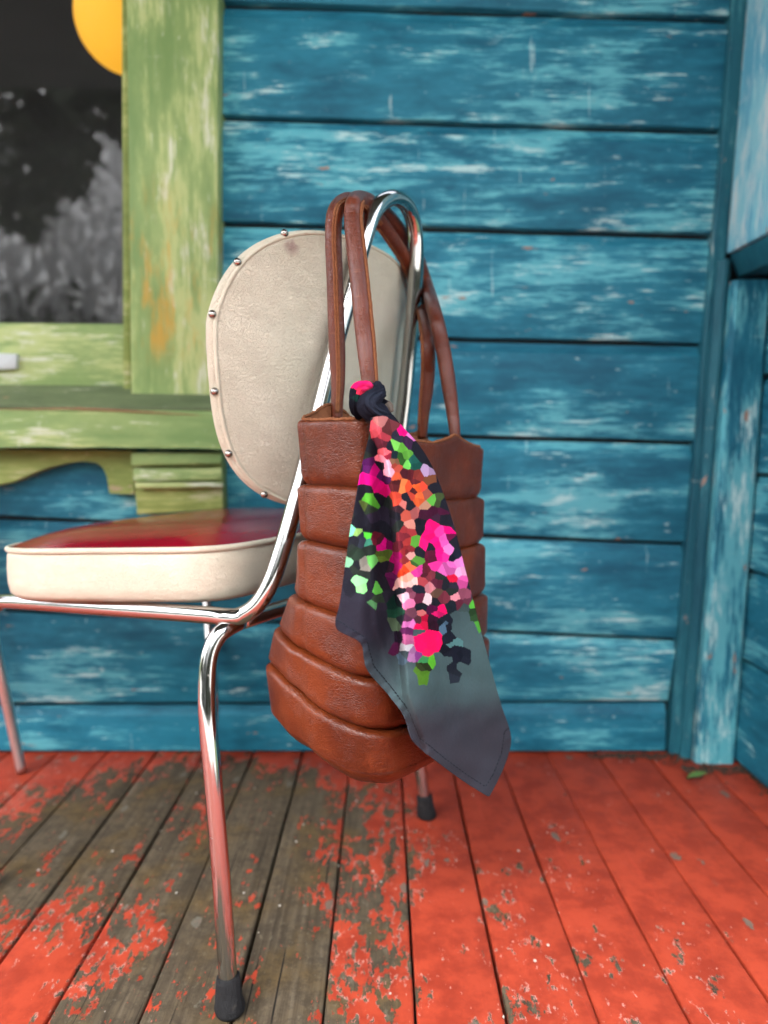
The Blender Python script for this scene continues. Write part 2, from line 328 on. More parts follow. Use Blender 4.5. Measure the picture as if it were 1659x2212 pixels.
# ------------------------------------------------------------------ back wall of weatherboards
wall = empty('house_wall', (0, WY, 0), 'weathered blue weatherboard house wall with a green framed window', 'wall')
LINES = [(-250, -195), (-4.3, 44.4), (242.1, 288.3), (474.2, 514), (713.7, 748.9), (918, 963.6), (1122, 1183.6), (1324, 1391), (1527, 1520), (1652, 1622)]
ENDX = [1640, 1612, 1590, 1566, 1545, 1522, 1500, 1462, 1440, 1436]
def line_y(i, x): a, b = LINES[i]; return a+(b-a)*x/1600
for i in range(len(LINES)-1):
    xl = 455 if i < 4 else -1050
    xr0, xr1 = ENDX[i], ENDX[i+1]
    n = 40; V, Fc = [], []; r = np.random.default_rng(40+i); jb = np.interp(np.arange(n), np.arange(0, n+4, 4), r.normal(0, 1.6, n//4+1)); jt = np.interp(np.arange(n), np.arange(0, n+4, 4), r.normal(0, .8, n//4+1))
    prot = r.normal(0, .0012)
    for j in range(n):
        t = j/(n-1); xt = xl+(xr0-xl)*t; xb = xl+(xr1-xl)*t
        T = atY(xt, line_y(i, xt)+jt[j], WY); B = atY(xb, line_y(i+1, xb)+jb[j], WY)
        T[2] -= .001
        if i == len(LINES)-2: B[2] = max(B[2], .001)
        def P(z, y):
            f = (T[2]-z)/(T[2]-B[2]); return (T[0]+(B[0]-T[0])*f, WY+y-prot, z)
        zt, zb = T[2], B[2]+(.0065 if i < len(LINES)-2 else .004)
        V += [P(zt, .018), P(zt, .0085), P(zt-.0105, .0065), P(zt-.0165, .0008), P(zt-.020, 0), P(zb+.004, -.0008), P(zb+.001, .0006), P(zb, .004), P(zb, .018)]
    K = 9
    for j in range(n-1):
        for k in range(K): Fc.append((j*K+k, j*K+(k+1) % K, (j+1)*K+(k+1) % K, (j+1)*K+k))
    Fc += [tuple(range(K)), tuple((n-1)*K+k for k in range(K))[::-1]]
    obj('weatherboard', V, Fc, M['blue'], wall, sharp=35)
# dark sheathing behind the boards (left of the window it starts below the sill)
bk = MB().box((-.33, WY+.019, -.02), (.95, WY+.05, 1.75)).box((-2.1, WY+.019, -.02), (-.3305, WY+.05, .66))
bk.obj('sheathing', M['shadowgap'], wall, smooth=False)

def prism(poly, y0, y1, mb=None):
    """extrude an x-z outline from depth y0 to y1"""
    mb = mb or MB(); n = len(poly)
    V = [(p[0], y0, p[1]) for p in poly]+[(p[0], y1, p[1]) for p in poly]
    return mb.add(V, [tuple(range(n)), tuple(range(n, 2*n))[::-1]]+[(i, (i+1) % n, n+(i+1) % n, n+i) for i in range(n)])
def q2(x, y, Y): p = atY(x, y, Y); return (p[0], p[2])
# window: frame with post and bottom rail; sill, glass, bracket and corbel hang on it
YP = 1.295                                            # front of the post
win = MB().hexa([(*atY(283, 868, YP),), (*atY(470, 870, YP),), np.array([*atY(470, 870, YP)])*[1, 0, 1]+[0, WY+.03, 0], np.array([*atY(283, 868, YP)])*[1, 0, 1]+[0, WY+.03, 0]],
                [(*atY(272, -60, YP),), (*atY(471, -60, YP),), np.array([*atY(471, -60, YP)])*[1, 0, 1]+[0, WY+.03, 0], np.array([*atY(272, -60, YP)])*[1, 0, 1]+[0, WY+.03, 0]], .0025
               ).obj('window', M['green_post'], wall, sharp=30)
YR = 1.318
def slab(px, Y0, Y1, bev=.002):
    """slab with its front face at depth Y0 and corners measured as (x,y) pixels"""
    a = [atY(x, y, Y0) for x, y in px]; b = [np.array([p[0], Y1, p[2]]) for p in a]
    return MB().hexa([a[0], a[1], b[1], b[0]], [a[3], a[2], b[2], b[3]], bev)
slab([(-640, 850), (281, 846), (279, 700), (-640, 690)], YR, WY+.02).obj('bottom_rail', M['green'], win, sharp=30)
slab([(266, 846), (282, 846), (274, -60), (262, -60)], 1.309, WY+.02).obj('sash_stile', M['olive'], win, sharp=30)
px4 = [(-640, 705), (272, 705), (272, -70), (-640, -70)]
g4 = [atY(x, y, 1.338) for x, y in px4]
MB().hexa([g4[0], g4[1], g4[1]+[0, .004, 0], g4[0]+[0, .004, 0]], [g4[3], g4[2], g4[2]+[0, .004, 0], g4[3]+[0, .004, 0]]).obj('window_pane', M['glass'], win, smooth=False)
slab([(-60, 800), (34, 797), (36, 764), (-60, 760)], 1.306, YR-.0005, .003).obj('sash_latch', M['tagwhite'], win, sharp=30)
# sloping sill
sA, sB = atY(-800, 957, 1.252), atY(478, 970, 1.252); tA, tB = atY(-800, 876, 1.252), atY(477, 894, 1.252)
uA, uB = atY(-800, 826, 1.319), atY(476, 840, 1.319)
prof = lambda p, q, r_: [p, q, (q[0], q[1]+.004, q[2]+.003), r_, (r_[0], WY+.018, r_[2]), (p[0], WY+.018, p[2]-.0)]
V = []
for t in np.linspace(0, 1, 25):
    jj = RNG.normal(0, .0008)
    for a, b in zip(prof(sA, tA, uA), prof(sB, tB, uB)): V.append(np.asarray(a)*(1-t)+np.asarray(b)*t+[0, 0, jj])
Fc = [(i*6+k, i*6+(k+1) % 6, i*6+6+(k+1) % 6, i*6+6+k) for i in range(24) for k in range(6)]+[tuple(range(6)), tuple(24*6+k for k in range(6))[::-1]]
sill = obj('window_sill', V, Fc, M['green'], win, sharp=30)
M['grimy_green'] = painted('grimy_green_paint', axis='x', seed=15., amount=-.02, dark=(.075, .10, .05), mid=(.12, .15, .075), light=(.22, .25, .12), pale=(.36, .37, .28), bare=(.26, .16, .09))
ea, eb = (tA*.94+uA*.06)+[0, 0, .0025], (tB*.94+uB*.06)+[0, 0, .0025]
MB().hexa([ea, eb, uB+[0, 0, .001], uA+[0, 0, .001]], [ea+[0, 0, .004], eb+[0, 0, .004], uB+[0, 0, .004], uA+[0, 0, .004]]).obj('sill_top', M['grimy_green'], sill, sharp=30)
# strip of bare orange timber where the sill edge has worn
a = [atY(x, y, 1.2495) for x, y in [(-10, 884), (60, 884), (150, 883), (240, 886), (330, 891), (430, 896)]]
V, Fc = tube(spline(a, 8), np.interp(np.linspace(0, 1, 41), [0, .3, .5, .8, 1], [.0006, .0014, .0018, .0013, .0005]), 8); obj('worn_edge', V, Fc, simple('bare_orange_timber', (.27, .13, .065), .8, .4, 120.), win)
# shaped apron below the sill
ap = [(284, 974), (290, 1068), (236, 1066), (231, 1030), (222, 1010), (208, 1000), (180, 996), (150, 999), (110, 1008), (70, 1022), (30, 1040), (0, 1047), (-60, 1060), (-200, 1066), (-340, 1047), (-480, 1008), (-540, 998), (-575, 1010), (-590, 1062), (-640, 1068), (-640, 965)]
prism([q2(x, y, 1.300) for x, y in ap], 1.300, WY-.0015).obj('apron_bracket', M['olive'], win, sharp=30)
cb = slab([(296, 1112), (482, 1100), (477, 976), (284, 978)], 1.292, WY-.0015).obj('corbel', M['olive'], win, sharp=30)
for (ya, yb, xa_, xb_, Y) in [(977, 1006, 283, 479, 1.272), (1012, 1040, 287, 480, 1.280), (1043, 1056, 291, 482, 1.274)]:
    slab([(xa_, yb), (xb_, yb-4), (xb_-1, ya), (xa_-1, ya)], Y, 1.2915, .003).obj('moulding', M['green'], cb, sharp=30)

MB().hexa([atY(-800, 850, YP), atY(-640, 850, YP), atY(-640, 850, YP)*[1, 0, 1]+[0, WY+.03, 0], atY(-800, 850, YP)*[1, 0, 1]+[0, WY+.03, 0]],
          [atY(-800, -60, YP), atY(-640, -60, YP), atY(-640, -60, YP)*[1, 0, 1]+[0, WY+.03, 0], atY(-800, -60, YP)*[1, 0, 1]+[0, WY+.03, 0]], .0025).obj('window_post', M['green_post'], win, sharp=30)
slab([(-780, 1112), (-640, 1105), (-640, 976), (-782, 976)], 1.292, WY-.0015).obj('corbel', M['olive'], win, sharp=30)
# room behind the glass: dark wall and the amber round lamp
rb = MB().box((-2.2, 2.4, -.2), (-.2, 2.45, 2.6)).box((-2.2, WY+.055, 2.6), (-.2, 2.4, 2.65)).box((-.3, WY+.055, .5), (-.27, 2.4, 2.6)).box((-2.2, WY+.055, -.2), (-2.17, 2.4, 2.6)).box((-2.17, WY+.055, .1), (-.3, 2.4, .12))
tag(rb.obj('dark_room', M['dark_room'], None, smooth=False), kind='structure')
lc = atY(274, 45, 1.62); lr = 100/F_PX*1.62
bm = bmesh.new(); bmesh.ops.create_uvsphere(bm, u_segments=40, v_segments=24, radius=lr); bm.verts.index_update()
LV = np.array([v.co[:] for v in bm.verts]); LF = [[v.index for v in f.verts] for f in bm.faces]; bm.free()
lamp = obj('round_lamp', LV*[1, 1, .98]+lc, LF, M['lamp'], None, origin=lc); tag(lamp, 'round amber yellow lamp glowing behind the dark window pane', 'lamp')
cordv, cordf = tube([lc+[0, 0, lr*.97], lc+[0, 0, 2.6-lc[2]-.001]], .003, 8); obj('cord', cordv, cordf, M['dark_room'], lamp)

# ------------------------------------------------------------------ corner: post, trims and the side wall on the right
post = empty('corner_post', atY(1545, 1651, 1.29)*[1, 1, 0], 'blue vertical corner post with flaking paint between the two walls', 'post')
def pillar(name, b, t, y0, y1, m, par, bev=.003, n=14):
    """leaning upright, bottom and top edges measured as pixel x pairs at depth y0"""
    (xa, xb, yb), (xc, xd, yt) = b, t
    A, B, Cc, D = atY(xa, yb, y0), atY(xb, yb, y0), atY(xc, yt, y0), atY(xd, yt, y0)
    A[2] = B[2] = max(A[2], .001)
    V, Fc = [], []
    for i in range(n):
        t_ = i/(n-1); L = A*(1-t_)+Cc*t_; R_ = B*(1-t_)+D*t_; j = RNG.normal(0, .0006)
        for (x, y) in [(L[0]+j, y1), (L[0]+j, y0+bev), (L[0]+bev+j, y0), (R_[0]-bev, y0), (R_[0], y0+bev), (R_[0], y1)]: V.append((x, y, L[2]))
    for i in range(n-1):
        for k in range(6): Fc.append((i*6+k, i*6+(k+1) % 6, i*6+6+(k+1) % 6, i*6+6+k))
    Fc += [tuple(range(6)), tuple((n-1)*6+k for k in range(6))[::-1]]
    return obj(name, V, Fc, m, par, sharp=30)
pillar('post_core', (1503, 1589, 1652), (1588, 1668, 604), 1.285, WY+.015, M['blue_post'], post, .006)
pillar('edge_moulding', (1474, 1501, 1640), (1556, 1586, 560), 1.306, WY+.015, M['shaded_trim'], post, .010)
pillar('back_trim', (1446, 1473, 1628), (1590, 1625, -60), 1.320, WY+.015, M['shaded_trim'], post, .003)
side = empty('side_wall', (.70, 1.0, 0), 'blue side wall of the porch at the right edge with an overhanging pale panel', 'wall')
# lower side wall boards run towards the camera
def sx(z): return .672+.028*z                         # the old side wall leans outwards
zs = [0.002, .20, .37, .55, .73, .905]
for i in range(5):
    z0, z1 = zs[i], zs[i+1]; r = np.random.default_rng(70+i)
    V, Fc = [], []; n = 12
    for y in np.linspace(.80, 1.322, n):
        for (dz, dx) in [(z1-.001, .022), (z1-.001, .008), (z1-.014, .0015), (z1-.018, 0), (z0+.008, -.001), (z0+.005, .002), (z0+.005, .022)]: V.append((sx((z0+z1)/2)+dx+.028*(dz-(z0+z1)/2)+r.normal(0, .0002), y, dz))
    for j in range(n-1):
        for k in range(7): Fc.append((j*7+k, j*7+(k+1) % 7, j*7+7+(k+1) % 7, j*7+7+k))
    Fc += [tuple(range(7)), tuple((n-1)*7+k for k in range(7))[::-1]]
    obj('weatherboard', V, Fc, M['blue_side'], side, sharp=35)
MB().box((.775, .82, -.01), (.80, 1.33, 1.9)).obj('sheathing', M['shadowgap'], side, smooth=False)
# overhanging panel above, its rail and the dark recess below
p0 = atY(1568, 549, 1.318); p1 = atX(1659, 503, p0[0]); p2 = atY(1613, 0, 1.318)
lean = (p2[0]-p0[0])/(p2[2]-p0[2]); zb = p0[2]; zT = 1.72
MB().hexa([(p0[0], 1.318, zb), (p0[0], .80, zb-.012), (.772, .80, zb-.012), (.772, 1.318, zb)], [(p0[0]+lean*(zT-zb), 1.318, zT), (p0[0]+lean*(zT-zb), .80, zT), (.90, .80, zT), (.90, 1.318, zT)], .003).obj('overhang_panel', M['blue_panel'], side, sharp=30)
MB().hexa([(p0[0]+.022, 1.318, .912), (p0[0]+.022, .80, .905), (.772, .80, .905), (.772, 1.318, .912)], [(p0[0]+.006, 1.318, zb-.0025), (p0[0]+.006, .80, zb-.0145), (.772, .80, zb-.0145), (.772, 1.318, zb-.0025)], .003).obj('rail', M['shaded_trim'], side, sharp=30)

# ------------------------------------------------------------------ porch roof, garden and far trees (only seen in reflections)
tag(MB().box((-2.3, -1.06, 2.42), (1.6, 1.40, 2.46)).obj('porch_ceiling', M['ceiling'], None, smooth=False), kind='structure')
tag(MB().box((-14, -9, -.70), (14, -1.2, -.45)).obj('bounce_slab', M['bounce_pale'], None, smooth=False), kind='structure')  # unseen pale slab, added to bounce sky and sun under the roof
tag(MB().box((-60, -120, -.75), (60, 60, -.70)).obj('lawn', M['grass'], None, smooth=False), kind='structure')
mb = MB(); r = np.random.default_rng(5)
for i in range(80):
    a = r.uniform(-1.3, 1.3); d = r.uniform(14, 26); x, y = d*math.sin(a), -d*math.cos(a); h = d*r.uniform(.26, .44)
    v, f = tube(spline([(x, y, -.8), (x+r.normal(0, .1), y, h*.4), (x+r.normal(0, .4), y, h*.9)], 3), np.linspace(.20, .05, 7), 6); mb.add(v, f)
    for b in range(9):
        s0 = np.array((x, y, h*r.uniform(.25, .85))); v, f = tube(spline([s0, s0+[r.normal(0, .7), r.normal(0, .7), r.uniform(.3, 1.0)], s0+[r.normal(0, 1.6), r.normal(0, 1.4), r.uniform(.4, 1.8)]], 2), np.linspace(.06, .02, 5), 4); mb.add(v, f)
    for b in range(110):
        c = np.array((x, y, h*r.uniform(.25, 1.02)))+r.normal(0, 1, 3)*[1.1, 1.1, .25]; e = r.normal(0, 1, 3)*[.5, .5, .6]; w = r.normal(0, .022, 3)
        mb.add([c, c+w, c+e], [(0, 1, 2)])
N = 4200; a_ = r.uniform(-.72, -.14, N); d_ = r.uniform(5.0, 6.5, N); lowz = .6+np.tan(np.radians(21.5+4.5*np.sin(a_*13+.5)+2.0*np.sin(a_*31)+1.5*np.sin(a_*67)))*(d_+2.67)
c_ = np.stack([d_*np.sin(a_), -d_*np.cos(a_), lowz+r.random(N)**1.5*1.6], 1); q_ = r.normal(0, .085, (N, 3, 3))
cm = bpy.data.meshes.new('canopy'); cm.from_pydata((c_[:, None, :]+q_).reshape(-1, 3).tolist(), [], np.arange(3*N).reshape(-1, 3).tolist()); cm.materials.append(M['foliage'])
tag(COL.objects.link(bpy.data.objects.new('evergreen_branches', cm)) or bpy.data.objects['evergreen_branches'], kind='stuff')
N = 45000; a_ = r.uniform(-.85, -.05, N); d_ = r.uniform(13, 22, N); c_ = np.stack([d_*np.sin(a_), -d_*np.cos(a_), -.7+r.random(N)*(.46+.05*np.sin(a_*40)+.03*np.sin(a_*91))*(d_+2.67)], 1)
q_ = r.normal(0, 1, (N, 3, 3))*np.array([.035, .035, .24]); bmh = bpy.data.meshes.new('bare_bushes'); bmh.from_pydata((c_[:, None, :]+q_).reshape(-1, 3).tolist(), [], np.arange(3*N).reshape(-1, 3).tolist()); bmh.materials.append(M['bark'])
bo_ = bpy.data.objects.new('bare_bushes', bmh); COL.objects.link(bo_); tag(bo_, kind='stuff')
tag(mb.obj('bare_wood', M['bark'], None), kind='stuff')
N = 42000; a = r.uniform(-1.5, 1.5, N); d = r.uniform(13, 28, N); top = 1.3+1.1*np.sin(a*9)+.7*np.sin(a*23+1)+.4*np.sin(a*51)+1.2*smoothstep(.15, .5, a)
z = -.7+(r.random(N)**1.2)*(top+1.6); c = np.stack([d*np.sin(a), -d*np.cos(a), z], 1)
q = r.normal(0, .22, (N, 3, 3)); V = (c[:, None, :]+q).reshape(-1, 3)
hm = bpy.data.meshes.new('hedge'); hm.from_pydata(V.tolist(), [], np.arange(3*N).reshape(-1, 3).tolist()); hm.materials.append(M['foliage'])
hd = bpy.data.objects.new('hedge_mass', hm); COL.objects.link(hd); tag(hd, kind='stuff')

# ------------------------------------------------------------------ the dinette chair
NR, FR, NF, FF = atz(497, 2185, 0), atz(922, 1765, 0), atz(-45, 1925, 0), atz(456, 1652, 0)
cv = FR-NR; cv /= np.linalg.norm(cv); cu = np.array([cv[1], -cv[0], 0]); cO = (NR+FR)/2; cO[2] = 0
def L(u, v, z): return cO+cu*u+cv*v+np.array([0, 0, z])
def loc(P): d = np.asarray(P)-cO; return np.array([d@cu, d@cv, P[2]])
chair = empty('dinette_chair', (cO+cu*-.2).tolist(), 'chrome tube dinette chair with red vinyl seat and cream studded backrest', 'chair')
TR = .0099
AL = math.radians(7); cw = cu*math.sin(AL)+np.array([0, 0, 1])*math.cos(AL); cn = np.cross(cv, cw)
rb_ = atz(520, 1330, .4155); HB = rb_+cu*.03
hoop = [(612, 1180), (640, 1080), (665, 982), (690, 882), (713, 790), (737, 700), (762, 610), (786, 520), (803, 468), (822, 440), (848, 428), (872, 437), (888, 463), (897, 505), (899, 570), (894, 650), (885, 750), (874, 860), (858, 980), (838, 1100)]
hp = [hit(x, y, HB, cn) for x, y in hoop]
near = [L(-.402, -.224, .3945), L(-.375, -.2245, .4025), L(-.20, -.203, .4095), atz(440, 1328, .4145), atz(490, 1333, .4145), rb_, hit(556, 1306, HB-cu*.014, cn), hit(585, 1258, HB-cu*.004, cn)]
fl = [loc(p) for p in near][::-1]
low = [(loc(hp[0]), .495), (loc(hp[1]), .545), (loc(hp[2]), .595)]
def mirror(p, v0=.006): return L(p[0], 2*v0-p[1], p[2])
far = [mirror(loc(hp[0]))]+[mirror(p) for p in fl]
far[-1] = far[-1]-cu*.056; far[-2] = far[-2]-cu*.048; far[-3] = far[-3]-cu*.016
path = resample(spline(near+hp+far, 10), 420)
v, f = tube(path, TR, 24); obj('back_frame', v, f, M['chrome'], chair)
def leg(pts, name='leg', r=TR):
    P = resample(spline(pts, 10), 70); v, f = tube(P, r, 24); o = obj(name, v, f, M['chrome'], chair)
    d = P[0]-P[8]; d /= np.linalg.norm(d); e = P[0]                 # rubber ferrule
    prof_ = [(-.036, .0096), (-.036, .0122), (-.032, .0130), (-.022, .0138), (-.012, .0148), (-.004, .0164), (0, .0158), (0, .001)]
    V, Fc = [], []; n = 24
    for k, (h, rr) in enumerate(prof_):
        for i in range(n):
            a_ = 2*math.pi*i/n
            c_ = e+d*h*(1.0) if h < -.006 else e+np.array([0, 0, -h])*1.0
            wob = 1+.03*math.sin(3*a_+k)
            tmp = np.array([math.cos(a_), math.sin(a_), 0])
            if h < -.006: tmp -= d*np.dot(tmp, d)
            V.append(c_+tmp*rr*wob)
    V = np.array(V); V[:, 2] = np.maximum(V[:, 2], .0008)
    Fc = [(k*n+i, k*n+(i+1) % n, k*n+n+(i+1) % n, k*n+n+i) for k in range(len(prof_)-1) for i in range(n)]
    obj('rubber_foot', V, Fc, M['rubber'], o); return o
nrl = [NR+[0, 0, .002], atY(478, 1900, .713), atY(451, 1580, .731), atY(447, 1490, .738), atY(452, 1420, .744), atY(468, 1378, .750), atY(490, 1357, .757), atY(520, 1342, .775)]
leg(nrl)
Lr = [loc(p) for p in nrl]
frl = [FR+[0, 0, .002]]+[mirror(p, 0) for p in Lr[1:]]; leg(frl)
v, f = tube(spline([nrl[-1], (nrl[-1]+frl[-1])/2, frl[-1]], 8), TR, 20); obj('rear_crossbar', v, f, M['chrome'], chair)
def front(rail_end, foot): 
    e = loc(rail_end); q = loc(foot)
    pts = [L(q[0], q[1], .002), L(q[0]+.012, q[1]*.99, .15), L(e[0]-.030+.0, e[1]*1.0, .33), L(e[0]-.026, e[1], .368), L(e[0]-.014, e[1], .389), L(e[0], e[1], .3955)]
    return leg(pts)
front(near[0], NF); front(far[-1], FF)
for P in (near[4], far[-5]):
    pass
# seat: crowned red top, cream side band, piping
def seat_outline(n=180, grow=0.0):
    pts = []
    uf, ur, wf, wr, rf, rr = -.398-grow, -.052+grow, .274+grow, .178+grow, .14, .055
    cor = [(ur, -wr, rr), (uf, -wf, rf), (uf, wf, rf), (ur, wr, rr)]
    C_ = [np.array(c[:2]) for c in cor]; out = []
    for i in range(4):
        p, a_, b = C_[i], C_[i-1], C_[(i+1) % 4]; rad = cor[i][2]
        d1 = (a_-p)/np.linalg.norm(a_-p); d2 = (b-p)/np.linalg.norm(b-p); l = rad
        for t in np.linspace(0, 1, 16): out.append((1-t)**2*(p+d1*l)+2*t*(1-t)*p+t*t*(p+d2*l))
    out.append(out[0]); P = np.array(out)
    # gentle outward bow of the long sides
    P = resample(P, n+1)[:-1]; return P
def seat_z(u): return .486+(u+.07)*.048
SO = seat_outline(); cen = SO.mean(0); n = len(SO); V, Fc = [], []
rings = np.r_[np.linspace(0, .9, 22), .94, .97, 1.0]
for r_ in rings:
    for p in SO:
        q_ = cen+(p-cen)*r_; V.append(L(q_[0], q_[1], seat_z(q_[0])+.002+.027*(1-r_**4)))
for i in range(len(rings)-1):
    for k in range(n): Fc.append((i*n+k, i*n+(k+1) % n, (i+1)*n+(k+1) % n, (i+1)*n+k))
M['red_vinyl'] = vinyl('glossy_red_vinyl', (.17, .0015, .010), (.20, .002, .013), .17, .02)
CREAM = ((.66, .615, .475), (.75, .705, .56))
M['cream'] = vinyl('cream_vinyl', *CREAM, .44, .8)
seat = obj('seat', V, Fc, M['red_vinyl'], chair)
bandp = [(.0, -.001), (.0025, -.006), (.0035, -.022), (.003, -.042), (.0005, -.054), (-.006, -.060), (-.10, -.060)]
V, Fc = [], []
nrm = np.gradient(np.vstack([SO[-1:], SO, SO[:1]]), axis=0)[1:-1]; nrm = np.stack([-nrm[:, 1], nrm[:, 0]], 1); nrm /= np.linalg.norm(nrm, axis=1)[:, None]
if np.dot(nrm[0], SO[0]-cen) < 0: nrm = -nrm
for (o_, dz) in bandp:
    for k, (p, m_) in enumerate(zip(SO, nrm)):
        q_ = p+m_*o_; V.append(L(q_[0], q_[1], seat_z(q_[0])+dz+.0012*math.sin(k*.35)*(abs(dz+.03) < .03)*.5))
for i in range(len(bandp)-1):
    for k in range(n): Fc.append((i*n+k, i*n+(k+1) % n, (i+1)*n+(k+1) % n, (i+1)*n+k))
obj('side_band', V, Fc, M['cream'], seat)
v, f = tube([L(p[0]+m_[0]*.0015, p[1]+m_[1]*.0015, seat_z(p[0])+.0015) for p, m_ in zip(SO, nrm)], .0036, 10, closed=True); obj('piping', v, f, M['cream'], seat)

# backrest: curved padded shield
PV0, PZ, PW_, PH = -.006, .685, .193, .157
def pad_uv(r_, th):
    c_, s_ = math.cos(th), math.sin(th); e = 2/3.5
    x = math.copysign(abs(c_)**e, c_); y = math.copysign(abs(s_)**e, s_)
    x *= 1.0-.10*max(0, .35-y)**1.25-.06*max(0, y-.3); y += .02*(1-x*x)*(y > 0)
    return PV0+PW_*x*r_, PZ+PH*y*r_
def pad_u(vv, zz):
    t = (vv-PV0)/PW_; base = loc(HB)[0]+(zz-loc(HB)[2])*math.tan(AL)
    return base-.0125-(.066 if t < 0 else .048)*abs(t)**2.0
V, Fc = [], []; NT = 160
TH = np.linspace(0, 2*math.pi, NT, endpoint=False)
prf = [(r_, .006*(1-r_**2)) for r_ in np.linspace(0, .95, 18)]+[(.965, .0006), (.974, -.0025), (.980, -.0008), (.990, -.0008), (1.0, -.0022), (1.003, -.005), (1.0, -.0085), (.975, -.013), (.8, -.020), (.5, -.030), (0., -.032)]
for (r_, o_) in prf:
    for th in TH:
        vv, zz = pad_uv(r_, th); V.append(L(pad_u(vv, zz)+o_, vv, zz))
for i in range(len(prf)-1):
    for k in range(NT): Fc.append((i*NT+k, i*NT+(k+1) % NT, (i+1)*NT+(k+1) % NT, (i+1)*NT+k))
M['cream_back'] = vinyl('cream_back_vinyl', *CREAM, .46, .95, stain=tuple(hit(640, 528, HB-cu*.028, cn)))
pad = obj('backrest', V, Fc, M['cream_back'], chair)
v, f = tube([L(pad_u(*pad_uv(.981, th))-.0008, *pad_uv(.981, th)) for th in TH], .0022, 8, closed=True); obj('piping', v, f, M['cream'], pad)
sphV, sphF = [], []
bm = bmesh.new(); bmesh.ops.create_uvsphere(bm, u_segments=18, v_segments=12, radius=1); bm.verts.index_update()
sphV = np.array([w.co[:] for w in bm.verts]); sphF = [[w.index for w in q_.verts] for q_ in bm.faces]; bm.free()
edge_px = np.array([pix(L(pad_u(*pad_uv(1.0, th))-.008, *pad_uv(1.0, th))) for th in TH])
studs = [(496, 563), (448, 684), (455, 828), (489, 981), (603, 508), (548, 1085)]
idx = [int(np.argmin(((edge_px-s)**2).sum(1))) for s in studs]
mir = [(NT//2-i) % NT for i in idx]
for i in sorted(set(idx+mir)):
    th = TH[i]; p = L(pad_u(*pad_uv(.999, th))-.0012, *pad_uv(.999, th)); obj('stud', sphV*.0044+p, sphF, M['stud'], pad, origin=p)
for p in (hit(897, 690, HB, cn)+cu*.006+cv*.006,): obj('screw', sphV*.0055+p, sphF, M['dull'], chair, origin=p)

# ------------------------------------------------------------------ leather tote bag hanging from the chair back
bag = empty('tote_bag', L(.11, -.06, .28).tolist(), 'quilted tan leather tote bag hanging from the chair back', 'bag')
ZB = [.635]+[float(atY(642, y, .672)[2]) for y in (1043, 1168, 1298, 1404, 1508)]+[float(atY(642, 1612, .672)[2])]
def bag_sec(z):
    """centre and half sizes of the bag at height z: u centre, u half, v centre, v half"""
    zz = [.27, .30, .347, .402, .457, .514, .568, .63]
    return (np.interp(z, zz, [.121, .121, .121, .121, .120, .119, .118, .118]), np.interp(z, zz, [.044, .046, .047, .046, .044, .042, .041, .041]),
            np.interp(z, zz, [-.062, -.062, -.063, -.064, -.065, -.066, -.066, -.066]), np.interp(z, zz, [.126, .133, .137, .139, .139, .138, .139, .143]))
NB = 260
def ring(a, b, rc, n=NB):
    """rounded rectangle in (u, v) with half sizes a, b; starts at the near-inner corner"""
    pts = []
    rc = min(rc, a*.95)
    for (cx_, cy_, s) in [(-a+rc, -b+rc, math.pi), (a-rc, -b+rc, 1.5*math.pi), (a-rc, b-rc, 0), (-a+rc, b-rc, .5*math.pi)]:
        for t in np.linspace(0, math.pi/2, 10): pts.append((cx_+rc*math.cos(s+t), cy_+rc*math.sin(s+t)))
    pts.append(pts[0]); return resample(np.array(pts), n+1)[:-1]
def bag_pt(z, o_, k, R_):
    uc, a, vc, b = bag_sec(z); p = R_[k]; l = math.hypot(*p)
    return p
rngb = np.random.default_rng(3)
phs = rngb.uniform(0, 6, 8)
def bag_ring(z, off, zw=0.0, zfun=None):
    uc, a, vc, b = bag_sec(z); R_ = ring(a+off, b+off, .010+.06*max(0, .55-z))
    # belly: the chair-side face swells most, the outer face and the ends a little
    out = []; bi = np.interp(z, [.27, .30, .36, .41, .47, .52, .60], [.058, .070, .070, .050, .017, .005, .000]); bo = np.interp(z, [.28, .36, .5, .6], [.008, .010, .006, .002])
    for k, (x, y) in enumerate(R_):
        bel = (1-abs(y/(b+off))**9)*bi if x < 0 else (1-abs(y/(b+off))**3)*bo
        x2 = x+math.copysign(bel, x)*min(1, abs(x)/(a*.8))
        y2 = y+math.copysign((1-(x/(a+off))**2)*.005, y)*min(1, abs(y)/(b*.9))
        dz = (zfun(x2, y2) if zfun else 0)
        if y < 0:                                     # sewn corner of the end panel: a low ridge with a crease beside it
            c_ = (x/(a+off)+.86)/.055; y2 += -.0016*math.exp(-c_*c_*1.5)+.0022*math.exp(-((c_-2.0)*1.2)**2)
        out.append(L(uc+x2, vc+y2, z+dz-.080*(vc+y2+.2)))
    return out
HP = [loc(atY(727, 905, .724)), loc(atY(801, 912, .654)), loc(atY(912, 942, .889)), loc(atY(984, 956, .818))]
def rimz(x, y):                                       # rim rises where the handles are sewn on, sags between
    yo = np.interp(y, [-.143, -.120, -.085, -.052, .0, .035, .055, .075, .10, .14], [-.010, -.006, -.014, -.021, -.019, -.011, -.005, -.009, -.012, -.013])
    yi = np.interp(y, [-.143, -.120, -.095, -.080, -.065, -.03, .05, .085, .11, .125, .14], [-.010, -.001, .011, .014, .010, -.004, -.006, -.001, .005, .000, -.012])
    return float(yi+(yo-yi)*smoothstep(-.022, .022, x))
def seam_dz(z, amp):                                  # hand-made seams are never quite level; they sag across each face
    S_ = float(np.interp(z, [.29, .33, .36, .42, .50, .60], [.020, .040, .040, .026, .009, .005]))
    return lambda x, y: amp*(.0012*math.sin(18*y+phs[int(z*10) % 8])+.0010*math.sin(70*x+phs[int(z*13) % 8])-.007*(1-(y/.14)**2)*(abs(x) > .03)*(x > 0)-S_*(float(smoothstep(-.125, .035, x))-.44))
